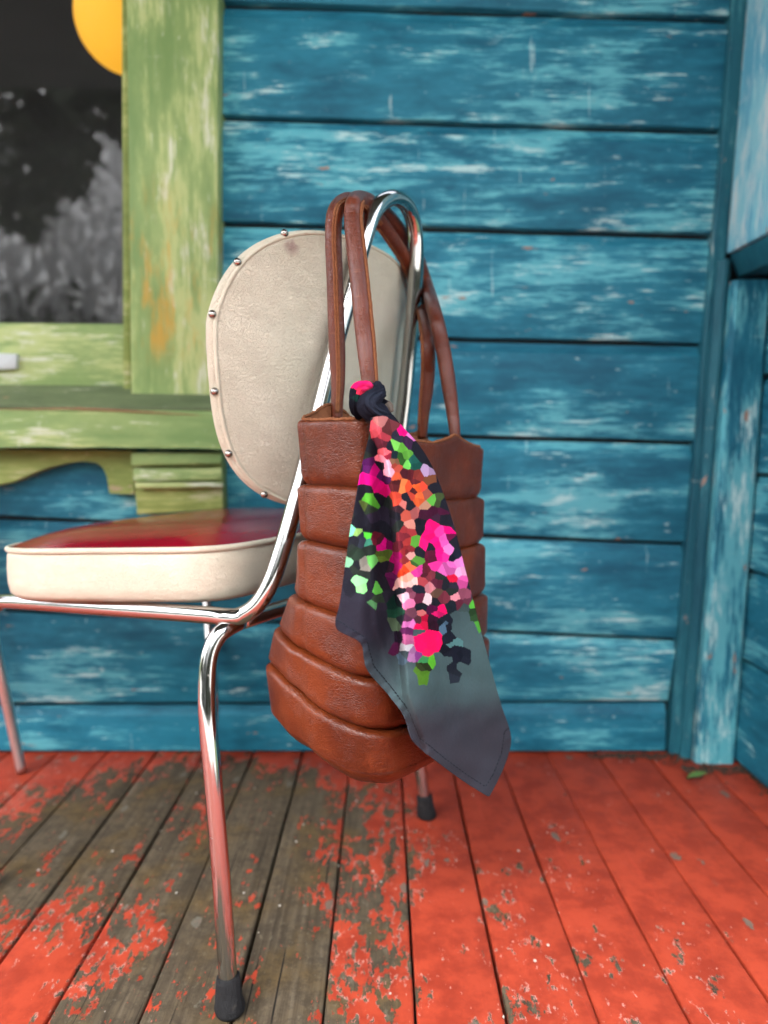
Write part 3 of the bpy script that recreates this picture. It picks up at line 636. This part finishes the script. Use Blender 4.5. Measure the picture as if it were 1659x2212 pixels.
for i in range(6):
    z0, z1 = ZB[i], ZB[i+1]; V = []; qs = [0, .015, .04, .09, .16, .26, .38, .5, .62, .74, .85, .93, .975, 1.0]
    bul = [.0062, .0084, .0088, .0092, .0098, .0102][i]
    for q_ in qs:
        prof_ = (1-(1-min(q_/.12, 1))**2)**.5 if q_ < .12 else 1-.22*((q_-.12)/.88)-.62*max(0, (q_-.84)/.16)**2
        if i == 5: prof_ = (1-(1-min(q_/.12, 1))**2)**.5 if q_ < .12 else 1-.15*((q_-.12)/.88)
        if i == 0: prof_ = (.45+.55*(1-(1-min(q_/.07, 1))**2)**.5) if q_ < .07 else 1-.22*((q_-.07)/.93)-.62*max(0, (q_-.84)/.16)**2
        z = z0+(z1-z0)*q_
        zf = (lambda x, y, q_=q_, z0=z0, z1=z1, i=i: (rimz(x, y)*(1-q_)**2.2 if i == 0 else seam_dz(z0, 1)(x, y)*(1-q_))+seam_dz(z1, 1)(x, y)*q_)
        V += bag_ring(z, -.0068+bul*prof_, zfun=zf)
    if i < 5 or True:
        Fc = [(a_*NB+k, a_*NB+(k+1) % NB, (a_+1)*NB+(k+1) % NB, (a_+1)*NB+k) for a_ in range(len(qs)-1) for k in range(NB)]
    obj('leather_band', V, Fc, M['leather'], bag)
# base: rounded under the bag
V = []; zq = ZB[6]; prb = [(zq, -.0006, 1), (zq-.0008, -.0012, 1), (zq-.002, -.0006, 1), (zq-.008, -.0022, 1), (zq-.015, -.0065, 1), (zq-.021, -.014, 1), (zq-.026, -.028, 1), (zq-.028, -.042, 1)]
for (z, o_, _) in prb: V += bag_ring(z, o_, zfun=seam_dz(zq, 1))
V.append(L(.112, -.062, zq-.045)); Fc = [(a_*NB+k, a_*NB+(k+1) % NB, (a_+1)*NB+(k+1) % NB, (a_+1)*NB+k) for a_ in range(len(prb)-1) for k in range(NB)]
Fc += [((len(prb)-1)*NB+k, (len(prb)-1)*NB+(k+1) % NB, len(V)-1) for k in range(NB)]
obj('base', V, Fc, M['leather'], bag)
V = []
for (dz, o_) in [(0, -.0035), (.0, -.0055), (-.02, -.0062), (-.06, -.008), (-.12, -.010), (-.2, -.012), (-.30, -.03)]:
    V += bag_ring(.6345+dz, o_, zfun=lambda x, y, dz=dz: rimz(x, y)*max(0, 1+dz/.06)**1.5)
Fc = [(a_*NB+k, a_*NB+(k+1) % NB, (a_+1)*NB+(k+1) % NB, (a_+1)*NB+k) for a_ in range(6) for k in range(NB)]+[tuple(6*NB+k for k in range(NB))]
obj('lining', V, Fc, M['suede'], bag)
P = np.array(bag_ring(.636, -.0048, zfun=rimz)); P += np.random.default_rng(2).normal(0, .0003, P.shape)
v, f = tube(P, .0017, 7, closed=True); obj('rim_edge', v, f, M['suede'], bag)
# handles
def handle(near_px, top_px, far_px, r0):
    P = spline([atY(x, y, Y) for x, y, Y in near_px+top_px+far_px], 14); P = resample(P, 200)
    t = np.linspace(0, 1, 200); rr = r0*np.minimum(1, .72+.28*smoothstep(0, .10, np.minimum(t, 1-t)))
    v, f = tube(P, rr, 20, flat=.92); return obj('handle', v, f, M['leather_dark'], bag), P, rr
hoopY = lambda x, y: hit(x, y, HB, cn)[1]
def hy(x, y, o): return (x, y, hoopY(x, y)+o)
h1, P1, r1 = handle([(727, 908, .724), (728, 880, .724), (730, 820, .722), (727, 720, .719), (723, 600, .718), (720, 510, .719), (724, 462, .722)],
                    [hy(738, 440, -.012), hy(757, 434, .002), hy(785, 444, .020), hy(815, 472, .024), hy(850, 520, .026), hy(882, 574, .026)],
                    [hy(908, 645, .024), (923, 730, .870), (924, 810, .877), (916, 890, .885), (911, 946, .889)], .0091)
h2, P2, r2 = handle([(800, 916, .654), (801, 880, .655), (797, 820, .659), (787, 720, .669), (775, 600, .683), (765, 510, .695), (762, 468, .703)],
                    [(764, 443, .712), hy(772, 431, -.006), hy(792, 434, .022), hy(826, 456, .038), hy(862, 496, .042), hy(896, 545, .042)],
                    [hy(920, 610, .036), (940, 680, .858), (958, 760, .846), (972, 850, .833), (981, 920, .822), (984, 962, .818)], .0094)
def seamstrip(P, rr, h, side_, i0, i1, w=.0022):
    Q, R2 = P[i0:i1], rr[i0:i1]; view = _C-Q; view /= np.linalg.norm(view, axis=1)[:, None]
    T = np.gradient(Q, axis=0); T /= np.linalg.norm(T, axis=1)[:, None]
    view -= T*(view*T).sum(1)[:, None]; view /= np.linalg.norm(view, axis=1)[:, None]; lat = np.cross(T, view)
    d = view*math.cos(side_)+lat*math.sin(side_)
    for s in (-1, 1):
        e = d*math.cos(.13*s)+np.cross(T, d)*math.sin(.13*s)
        v, f = tube(Q+e*(R2*.97)[:, None]+np.random.default_rng(9).normal(0, .00012, Q.shape), w*.62, 7); obj('raw_seam', v, f, M['suede'], h)
seamstrip(P1, r1, h1, .08, 2, 96)
seamstrip(P2, r2, h2, 1.15, 4, 84)
seamstrip(P1, r1, h1, .9, 96, 196)

# ------------------------------------------------------------------ scarf knotted on the outer handle
def srgb(h):
    c = [int(h[i:i+2], 16)/255 for i in (0, 2, 4)]; return np.array([q/12.92 if q <= .04045 else ((q+.055)/1.055)**2.4 for q in c])
SITES = '''820 912 b06a68;847 922 6e3338;829 944 a63844;827 962 55202c;829 974 d95a64;838 984 8c2438;812 930 c04a55;836 930 5a2a2c;858 938 2c2a38;870 933 e3107a;886 942 e77bc8;880 958 3a2340
854 962 7fd45a;868 968 62ac3c;875 984 5a9a3a;866 996 2f5a26;880 1004 74d45c;891 998 1f5a50;850 985 1c2a30;848 998 8a6048
826 992 ee8fa0;838 1003 f0a0b4;841 1020 f2a4b6;858 1011 c04f40;857 1030 d85a38;888 1024 571f26;872 1022 4c1d26;904 1030 8c3832;897 1044 63262c;921 1020 b79ac0;925 1038 7a4a32
880 1052 ee5230;898 1048 f0602e;912 1052 e8503a;888 1070 c84636;904 1072 f26a3a;868 1046 f08048;922 1066 a85648;893 1062 4e2328;857 1052 5a2428;857 1082 d84c38;870 1090 d87a72;875 1113 c85a4a;862 1100 3c242c;885 1136 dc9282;896 1108 a85a58
918 1096 c08e74;927 1106 431630;912 1112 40182e;954 1106 4a1836;944 1118 3c2438;935 1080 62b848;945 1084 3c4a2c
793 1010 5b2264;809 1016 c0107c;825 1026 4a1c52;802 1040 e2128a;818 1050 d80f7c;830 1062 c80f70;790 1038 e01488;790 1077 5cba3c;806 1087 54b038;784 1090 4e6230;800 1098 2c3a2c
934 1136 f01272;948 1150 f23ea0;970 1146 f0107c;959 1172 e85ab8;941 1176 f0107a;929 1158 ee0f6c;966 1184 ee82cc;946 1200 f0188a;962 1200 ee2f98;915 1177 ee1a78;932 1196 5c1a34;970 1160 6a1440;975 1222 ea6cc0;956 1232 e868bc;940 1222 ee3898;988 1214 e880c8;992 1238 f2aad6;978 1251 d81a40;999 1250 e25aa8;985 1200 1c2230
875 1147 9c3438;868 1160 7c2a34;880 1170 a83836;872 1190 922c30;884 1186 8c2e34;866 1178 5c1e2a;874 1210 8a3032;893 1172 5ea83c;897 1212 5a9a3c;893 1218 3a6030;885 1200 e6a49c
759 1147 74d8b0;772 1152 82ae5e;793 1156 55d840;782 1166 2e3440;797 1172 3f8a72;808 1168 6a2030;753 1215 78b890;768 1200 28382e;787 1227 8a8a80;778 1254 86d890;784 1272 84dc84;806 1215 62b85c;811 1272 5ab84a;806 1305 4f8a58;812 1296 2e4030
824 1182 c8107c;839 1176 7c0f52;834 1197 4f6a2a;826 1206 5a7c2c;853 1207 a00e62;856 1232 94105c;848 1246 5c1a4c;846 1226 30202c;818 1168 4a1c28
873 1230 f04a26;882 1222 f2744c;883 1248 f0b098;870 1264 f0b8b4;887 1262 ecc0b8;878 1286 e8bccc;897 1236 e0409c;909 1256 b84850;903 1272 1c2230;918 1234 5c2230;929 1266 c07a84;939 1258 5c2438;944 1284 5c4438;930 1244 7a3440
887 1284 8a4a60;904 1292 63243c;883 1302 e87aa8;923 1298 eed0d4;915 1312 1a2028;961 1292 763240;983 1290 e0909c;1000 1284 83465a;990 1304 5a2436;972 1312 1a222a;1010 1298 5c3040;936 1316 4a1038
890 1324 6a4050;880 1340 58304a;909 1322 c46a6a;904 1340 4c2c34;953 1318 ee1064;941 1326 c81a64;888 1348 d878c0;882 1364 5a2452;914 1346 c81440;902 1354 e00e50;880 1378 ae5a88;906 1376 fa1060;922 1380 fa0f5c;934 1372 f20f5a;912 1396 f81060;930 1396 ee1058;920 1410 e21a58;880 1400 b0b2b8;888 1416 9a6a98;902 1414 7a3a7c;916 1425 3a8a50;932 1428 58b030;910 1444 2e3a20;916 1462 4a7c24;902 1452 4c7a28
930 1340 2c1426;938 1352 2a1222;966 1350 161b26;976 1376 171c27;956 1338 18202a;980 1400 171c28;968 1412 181d28;986 1422 171c28;978 1440 1a202a;1002 1422 1a202b;980 1462 242c36;957 1352 4c6a80;975 1392 4e7a7a;1022 1305 52b03c;1028 1330 2c4a2c;1034 1352 4a9a38
856 1346 4a5c48;850 1326 1c4434;846 1300 14302a;858 1300 121a20;862 1380 1a1220;858 1396 401434;866 1420 465c6c'''
sites, scol = [], []
for tok in SITES.replace('\n', ';').split(';'):
    if tok.strip(): x, y, h = tok.split(); sites.append((float(x), float(y))); scol.append(srgb(h))
rs = np.random.default_rng(21)
for (x, y), c_ in list(zip(sites, scol)):             # break the flowers into finer facets
    if rs.random() < .6 and not (c_[1] > .25 and c_[1] > c_[0]*1.2):
        a_ = rs.uniform(0, 6.28); sites.append((x+8.5*math.cos(a_), y+8.5*math.sin(a_))); scol.append(np.clip(c_*rs.uniform(.62, 1.25), 0, 1))
sites = np.array(sites); fixed = len(sites)
def back_col(x, y):
    navy = np.array([.0125, .0135, .021]); teal = np.array([.060, .108, .113]); grey = np.array([.037, .039, .050]); plum = np.array([.030, .024, .045]); green = np.array([.020, .030, .024])
    k = rs.random(); c = navy*(.8+.5*rs.random())
    if k < .18 and y < 1330: c = green
    elif k < .30 and y < 1330: c = plum
    lo = smoothstep(1300, 1370, y+ .28*(x-930)); t = teal*(.85+.3*rs.random())
    mid = smoothstep(1360, 1430, y+.05*(x-900))
    if x < 880: lo = smoothstep(1370, 1480, y); 
    c = c*(1-lo)+t*lo; gq = smoothstep(1480, 1570, y+.10*(x-900)); c = c*(1-gq)+grey*(.9+.2*rs.random())*gq
    if x < 860 and y > 1280: c = c*.5+np.array([.030, .029, .045])*.5
    return c
fx, fc = [], []
for gx in np.arange(700, 1130, 23):
    for gy in np.arange(800, 1740, 23):
        p = (gx+rs.uniform(-10, 10), gy+rs.uniform(-10, 10))
        if np.min(((sites-p)**2).sum(1)) > 11**2: fx.append(p); fc.append(back_col(*p))
allS = np.vstack([sites, fx]); allC = np.vstack([scol, fc])
LP = [(0, 802, 902), (.05, 797, 940), (.12, 783, 1000), (.2, 769, 1075), (.3, 756, 1150), (.4, 745, 1230), (.5, 735, 1300), (.58, 727, 1356), (.64, 778, 1389), (.7, 792, 1445), (.76, 838, 1500), (.82, 873, 1548), (.88, 893, 1602), (.93, 950, 1650), (.97, 1005, 1690), (1, 1053, 1720)]
RP = [(0, 848, 896), (.05, 872, 925), (.12, 905, 962), (.2, 934, 1010), (.3, 962, 1080), (.4, 984, 1150), (.5, 1003, 1225), (.58, 1020, 1290), (.64, 1034, 1345), (.7, 1050, 1405), (.76, 1066, 1465), (.82, 1083, 1525), (.88, 1103, 1588), (.93, 1097, 1632), (.97, 1078, 1680), (1, 1057, 1720)]
LP, RP = np.array(LP), np.array(RP)
NR_, NC_ = 430, 240
ts = np.linspace(0, 1, NR_); ss = np.linspace(0, 1, NC_)
def sm(P, t, c):
    q = spline(P, 12); return np.interp(t, q[:, 0], q[:, c])
Lx, Ly, Rx, Ry = sm(LP, ts, 1), sm(LP, ts, 2), sm(RP, ts, 1), sm(RP, ts, 2)
bw = .5*np.sin(np.pi*ts)
X = Lx[:, None]*(1-ss)+Rx[:, None]*ss; Yp = Ly[:, None]*(1-ss)+Ry[:, None]*ss
# fold lines as x position at a given y
def fold(y, pts): a = np.array(pts); return np.interp(y, a[:, 0], a[:, 1])
ridge = fold(Yp, [(900, 812), (930, 815), (1000, 834), (1080, 850), (1180, 860), (1290, 868), (1400, 872), (1500, 880), (1720, 960)])
amp = np.interp(Yp, [890, 930, 1050, 1300, 1450, 1600, 1720], [.4, .8, 1.2, 1.2, .75, .35, 0])
d = X-ridge
H_ = amp*(.016*(1-smoothstep(-9, 5, d)*0)*np.where(d > -2, np.exp(-(np.maximum(d, 0)/75)**2), 0))
H_ = amp*.038*smoothstep(-13, 4, d)*np.exp(-(np.maximum(d-4, 0)/62)**2)
H_ += amp*.022*smoothstep(-34, -92, d)                       # left panel comes forward again
H_ -= amp*.004*np.exp(-((d+22)/16)**2)
pl = fold(Yp, [(900, 868), (1000, 884), (1080, 898), (1200, 918), (1310, 936), (1420, 948), (1720, 1000)]); d2 = X-pl
H_ += .0065*np.interp(Yp, [900, 960, 1250, 1420, 1600], [.2, .6, 1., .5, 0])*(smoothstep(-3, 6, d2)*np.exp(-(np.maximum(d2-6, 0)/26)**2))
H_ -= .003*np.interp(Yp, [900, 960, 1250, 1420, 1600], [.2, .6, 1., .4, 0])*np.exp(-((d2+4)/6)**2)
pl2 = fold(Yp, [(930, 800), (1100, 800), (1350, 812), (1500, 860)]); d3 = X-pl2
H_ += .004*np.interp(Yp, [930, 1050, 1300, 1500], [.2, 1, 1, 0])*np.exp(-(d3/10)**2)
H_ += .0055*np.sin((X-700)/31+Yp/210)*np.interp(Yp, [1250, 1450, 1720], [0, 1, .6])
H_ += .0030*np.sin((X+.45*Yp)/24+1.5*np.sin(Yp/90))*np.interp(Yp, [1250, 1420, 1720], [.1, 1, .8])+.0016*np.sin((X-.8*Yp)/17)*np.sin(Yp/60)*np.interp(Yp, [1300, 1450], [.2, 1])
H_ += .0012*np.sin(X/9+Yp/60)*np.sin(Yp/37+X/80)*np.interp(Yp, [900, 1300, 1700], [.6, .8, 1])
hem0 = resample(np.hstack([np.vstack([LP[7:, 1:], RP[12:15, 1:][::-1]]), np.zeros((12, 1))]), 300)[:, :2]
dh = np.sqrt(np.min([((X-a_)**2+(Yp-b_)**2) for a_, b_ in hem0], axis=0)); H_ += .0011*smoothstep(16.5, 14.5, dh)+.0008*np.sin(Yp/5+X/7)*smoothstep(18, 12, dh)*np.sin(X/26)
un = cu*1.0+np.array([0, 0, 1.])*.13; P0 = L(.173, -.2, .63)
dirs = _F[None, None, :]+_R[None, None, :]*((X-CX)/F_PX)[..., None]-_U[None, None, :]*((Yp-CY)/F_PX)[..., None]
t1 = np.dot(un, P0-_C)/(dirs@un); t2 = np.dot(-cv, L(.12, -.229, .5)-_C)/(dirs@(-cv)); dt_ = t1-t2
tt = .5*(t1+t2+np.sqrt(dt_*dt_+.022**2))-.009
kk = (tt-H_/np.linalg.norm(dirs, axis=2))
SP = _C+dirs*kk[..., None]
VV = SP.reshape(-1, 3)
FI = np.stack([np.arange(NR_-1)[:, None]*NC_+np.arange(NC_-1), np.arange(NR_-1)[:, None]*NC_+np.arange(1, NC_), np.arange(1, NR_)[:, None]*NC_+np.arange(1, NC_), np.arange(1, NR_)[:, None]*NC_+np.arange(NC_-1)], 2).reshape(-1, 4)
fX = ((X[:-1, :-1]+X[1:, 1:])/2).ravel(); fY = ((Yp[:-1, :-1]+Yp[1:, 1:])/2).ravel()
FC = np.zeros((len(fX), 3)); pts = np.stack([fX, fY], 1)
for i in range(0, len(pts), 6000):
    D = ((pts[i:i+6000, None, :]-allS[None])**2).sum(2); o2 = np.argsort(D, 1)[:, :2]; FC[i:i+6000] = allC[o2[:, 0]]
# soft dyed ground towards the hem: cells melt into each other there, crisp flowers stay
near_i = np.zeros(len(pts), int); soft = np.zeros((len(pts), 3)); FXA, FCA = np.array(fx), np.array(fc)
for i in range(0, len(pts), 6000):
    D = ((pts[i:i+6000, None, :]-allS[None])**2).sum(2); near_i[i:i+6000] = D.argmin(1)
    w_ = np.exp(-((pts[i:i+6000, None, :]-FXA[None])**2).sum(2)/(2*17.**2))+1e-12; soft[i:i+6000] = (w_@FCA)/w_.sum(1)[:, None]
k_ = (near_i >= fixed)*smoothstep(1290, 1400, fY)*.85+(near_i >= fixed)*.25; FC = FC*(1-k_[:, None])+soft*k_[:, None]
FC *= (1+.10*np.sin(fX/23+2*np.sin(fY/31))*np.sin(fY/19+fX/47)*smoothstep(1300, 1450, fY))[:, None]
# stitching along the hems
hem = np.vstack([LP[7:, 1:], RP[12:15, 1:][::-1]]); hq = resample(np.hstack([hem, np.zeros((len(hem), 1))]), 500)[:, :2]
dm = np.full(len(pts), 1e9); arg = np.zeros(len(pts), int)
for i in range(0, len(pts), 6000):
    D = ((pts[i:i+6000, None, :]-hq[None])**2).sum(2); arg[i:i+6000] = D.argmin(1); dm[i:i+6000] = np.sqrt(D.min(1))
st_ = (abs(dm-15) < 1.0) & ((arg % 6) < 4); FC[st_] = (.012, .013, .018)
def scarf_mat():
    g = G('printed_cotton'); a_ = g.n('Attribute', attribute_name='print').outputs['Color']; c = g.co()
    wv = g.noise(c, 1400., 2); wv2 = g.noise(c, 300., 4, .6); cr = g.noise(g.map(c, (1, 1, .6)), 60., 4, .6)
    return g.set(Base_Color=g.mix(g.math('MULTIPLY', wv2, .5), a_, (.55, .55, .56), 'MULTIPLY'), Roughness=.95, Normal=g.bump(g.math('ADD', g.math('MULTIPLY', wv, .35), g.math('ADD', wv2, cr)), .35, .0012), Specular_IOR_Level=.06)
M['scarf'] = scarf_mat()
scarf = obj('scarf', VV, FI.tolist(), M['scarf'], None, origin=atY(812, 880, .645))
me = scarf.data; at = me.color_attributes.new('print', 'FLOAT_COLOR', 'CORNER')
def paint(me_, cols):
    at_ = me_.color_attributes['print'] if 'print' in me_.color_attributes else me_.color_attributes.new('print', 'FLOAT_COLOR', 'CORNER')
    arr = np.ones((len(me_.loops), 4)); arr[:, :3] = np.repeat(cols, [p.loop_total for p in me_.polygons], 0); at_.data.foreach_set('color', arr.ravel())
paint(me, FC)
so = scarf.modifiers.new('cloth_thickness', 'SOLIDIFY'); so.thickness = .0009; so.offset = 0
tag(scarf, 'dark floral mosaic print scarf knotted on a handle of the leather bag', 'scarf')
def knot(name, px, Y, rad, flat, pinks=None, seed=0):
    P = resample(spline([np.array([*atY(x, y, Y+dy)]) for x, y, dy in px], 12), 60); t = np.linspace(0, 1, 60)
    rr = np.interp(t, np.linspace(0, 1, len(rad)), rad); v, f = tube(P, rr, 36, flat=flat, up=(0, -1, 0)); v = np.array(v)
    T, N_, B_ = frames(P, (0, -1, 0)); n = 36; a_ = np.tile(np.linspace(0, 2*math.pi, n, endpoint=False), 60); tt_ = np.repeat(t, n)
    c_ = np.repeat(P, n, 0); dr = v-c_; v = c_+dr*(1+.12*np.sin(4*a_+9*tt_+seed)+.09*np.sin(9*a_-7*tt_+seed)+.05*np.sin(17*a_+5*tt_))[:, None]
    o = obj(name, v, f, M['scarf'], scarf); fcs = np.array([np.mean([v[i] for i in q_], 0) for q_ in f]); xy = np.array([pix(q_) for q_ in fcs])
    cols = np.tile(np.array([.0125, .0140, .023]), (len(f), 1)); rk = np.random.default_rng(seed)
    if pinks:
        ps = np.array([q_[:2] for q_ in pinks]); pc = [srgb(q_[2]) for q_ in pinks]
        j = ((xy[:, None]-ps[None])**2).sum(2).argmin(1); cols = np.array([pc[i] for i in j])
    paint(o.data, cols); return o
PK = [(766, 834, 'f0145e'), (782, 832, 'e81a62'), (775, 846, 'e83050'), (792, 846, 'b02840'), (788, 838, 'f02a6c'), (772, 860, '16322e'), (787, 862, '1c3c36'), (764, 872, '14161e'), (774, 882, '14161e'), (764, 890, '14161e'), (784, 884, '14161e'), (764, 846, '1a1a24')]
knot('knot_loop', [(798, 850, .004), (786, 839, -.004), (774, 842, -.007), (769, 858, -.008), (769, 874, -.006), (774, 888, 0), (788, 892, .008)], .640, [.0058, .0068, .0068, .0066, .0066, .0062, .0050], .75, PK, 1)
knot('knot_back', [(812, 832, .006), (817, 844, .0), (812, 856, -.004), (800, 866, -.004)], .642, [.0050, .0056, .0060, .0060], .9, None, 4)
knot('knot_wrap', [(824, 846, .002), (812, 856, -.010), (797, 866, -.014), (797, 880, -.014), (810, 890, -.012), (824, 896, -.008), (834, 906, -.001)], .640, [.0050, .0066, .0078, .0086, .0088, .0080, .0072], .85, None, 2)
for kk, (ox, oy, rr_) in enumerate([(-4, -5, .0019), (1, 0, .0021), (5, 5, .0018), (8, -3, .0016)]):
    knot('knot_fold', [(820+ox, 850+oy, -.008), (808+ox, 858+oy, -.0185), (798+ox, 870+oy, -.0232), (801+ox, 881+oy, -.0236), (812+ox, 890+oy, -.0212), (826+ox, 897+oy, -.0165), (833+ox*.6, 905, -.008)], .640, [rr_*.5, rr_, rr_*1.1, rr_*1.2, rr_*1.1, rr_, rr_*.5], 1., [(800, 870, '262a36')], kk+5)
knot('knot_tuck', [(824, 868, .004), (836, 880, .003), (842, 892, .004)], .640, [.0040, .0052, .0042], .8, [(838, 880, '6a6058'), (826, 866, '14161e')], 3)

# ------------------------------------------------------------------ leg of other furniture at the left edge, leaf, dirt
P = [atz(47, 1668, .002), atY(24, 1560, atz(47, 1668, 0)[1]), atY(0, 1452, atz(47, 1668, 0)[1]-.004), atY(-40, 1270, atz(47, 1668, 0)[1]-.008), atY(-85, 1060, atz(47, 1668, 0)[1]-.01)]
tb = empty('side_table', P[0].tolist(), 'slender dull metal table leg standing at the left edge behind the chair', 'table')
Pq = resample(spline(P, 8), 60); v, f = tube(Pq, np.linspace(.0086, .0108, 60), 16); obj('leg', v, f, M['dull'], tb)
top = Pq[-1]
for dx, dy in ((-.42, .0), (-.42, -.35), (0, -.35)):
    v, f = tube(Pq*[1, 1, 1]+np.array([dx, dy, 0]), np.linspace(.0086, .0108, 60), 16); obj('leg', v, f, M['dull'], tb)
MB().box((top[0]-.46, top[1]-.38, top[2]-.004), (top[0]+.02, top[1]+.03, top[2]+.02), .004).obj('table_top', M['dull'], tb, sharp=30)
lf = atz(1505, 1681, .004); V = []; Fc = []
for i, t in enumerate(np.linspace(0, 1, 9)):
    w_ = .0095*math.sin(math.pi*t**.85)+.0002
    for s in (-1, 0, 1): V.append(lf+np.array([-.022+.044*t, s*w_*.9+.018*(t-.5), .002+.004*abs(s)+.002*math.sin(3*t)]))
Fc = [(i*3+k, i*3+k+1, i*3+4+k, i*3+3+k) for i in range(8) for k in (0, 1)]
lo = obj('fallen_leaf', V, Fc, M['leaf'], None, origin=lf); tag(lo, 'small green leaf lying on the red floor near the corner post', 'leaf')
# dirt swept into the corner
mb = MB(); r = np.random.default_rng(8)
for i in range(900):
    t = r.random()
    if t < .45: x = r.uniform(.40, .62); y = WY-abs(r.normal(0, .010+.03*max(0, x-.5)/.12))-.006
    elif t < .8: x = r.uniform(.56, .70); y = 1.272-abs(r.normal(0, .014))
    else: x = .685-abs(r.normal(0, .010)); y = r.uniform(1.12, 1.28)
    s = r.uniform(.0008, .0032); q = r.normal(0, 1, (6, 3))*s; q[:, 2] = np.abs(q[:, 2])*.8
    V = np.array([(s, 0, 0), (-s, .2*s, 0), (0, s, 0), (.1*s, -s, 0), (0, 0, 1.1*s), (0, 0, -.3*s)])+q*.35+np.array([x, y, .0015])
    mb.add(V, [(0, 2, 4), (2, 1, 4), (1, 3, 4), (3, 0, 4), (2, 0, 5), (1, 2, 5), (3, 1, 5), (0, 3, 5)])
tag(mb.obj('corner_dirt', M['grime'], None), kind='stuff')
mb = MB()
for i in range(70):
    x, y = r.uniform(-.75, .65), r.uniform(.42, 1.30); s = r.uniform(.0006, .0019)
    V = np.array([(s, 0, 0), (-s, .2*s, 0), (0, s, 0), (.1*s, -s, 0), (0, 0, 1.1*s), (0, 0, -.3*s)])+r.normal(0, .3*s, (6, 3))+np.array([x, y, .0012])
    mb.add(V, [(0, 2, 4), (2, 1, 4), (1, 3, 4), (3, 0, 4), (2, 0, 5), (1, 2, 5), (3, 1, 5), (0, 3, 5)])
tag(mb.obj('paint_crumbs', M['grit'], None), kind='stuff')
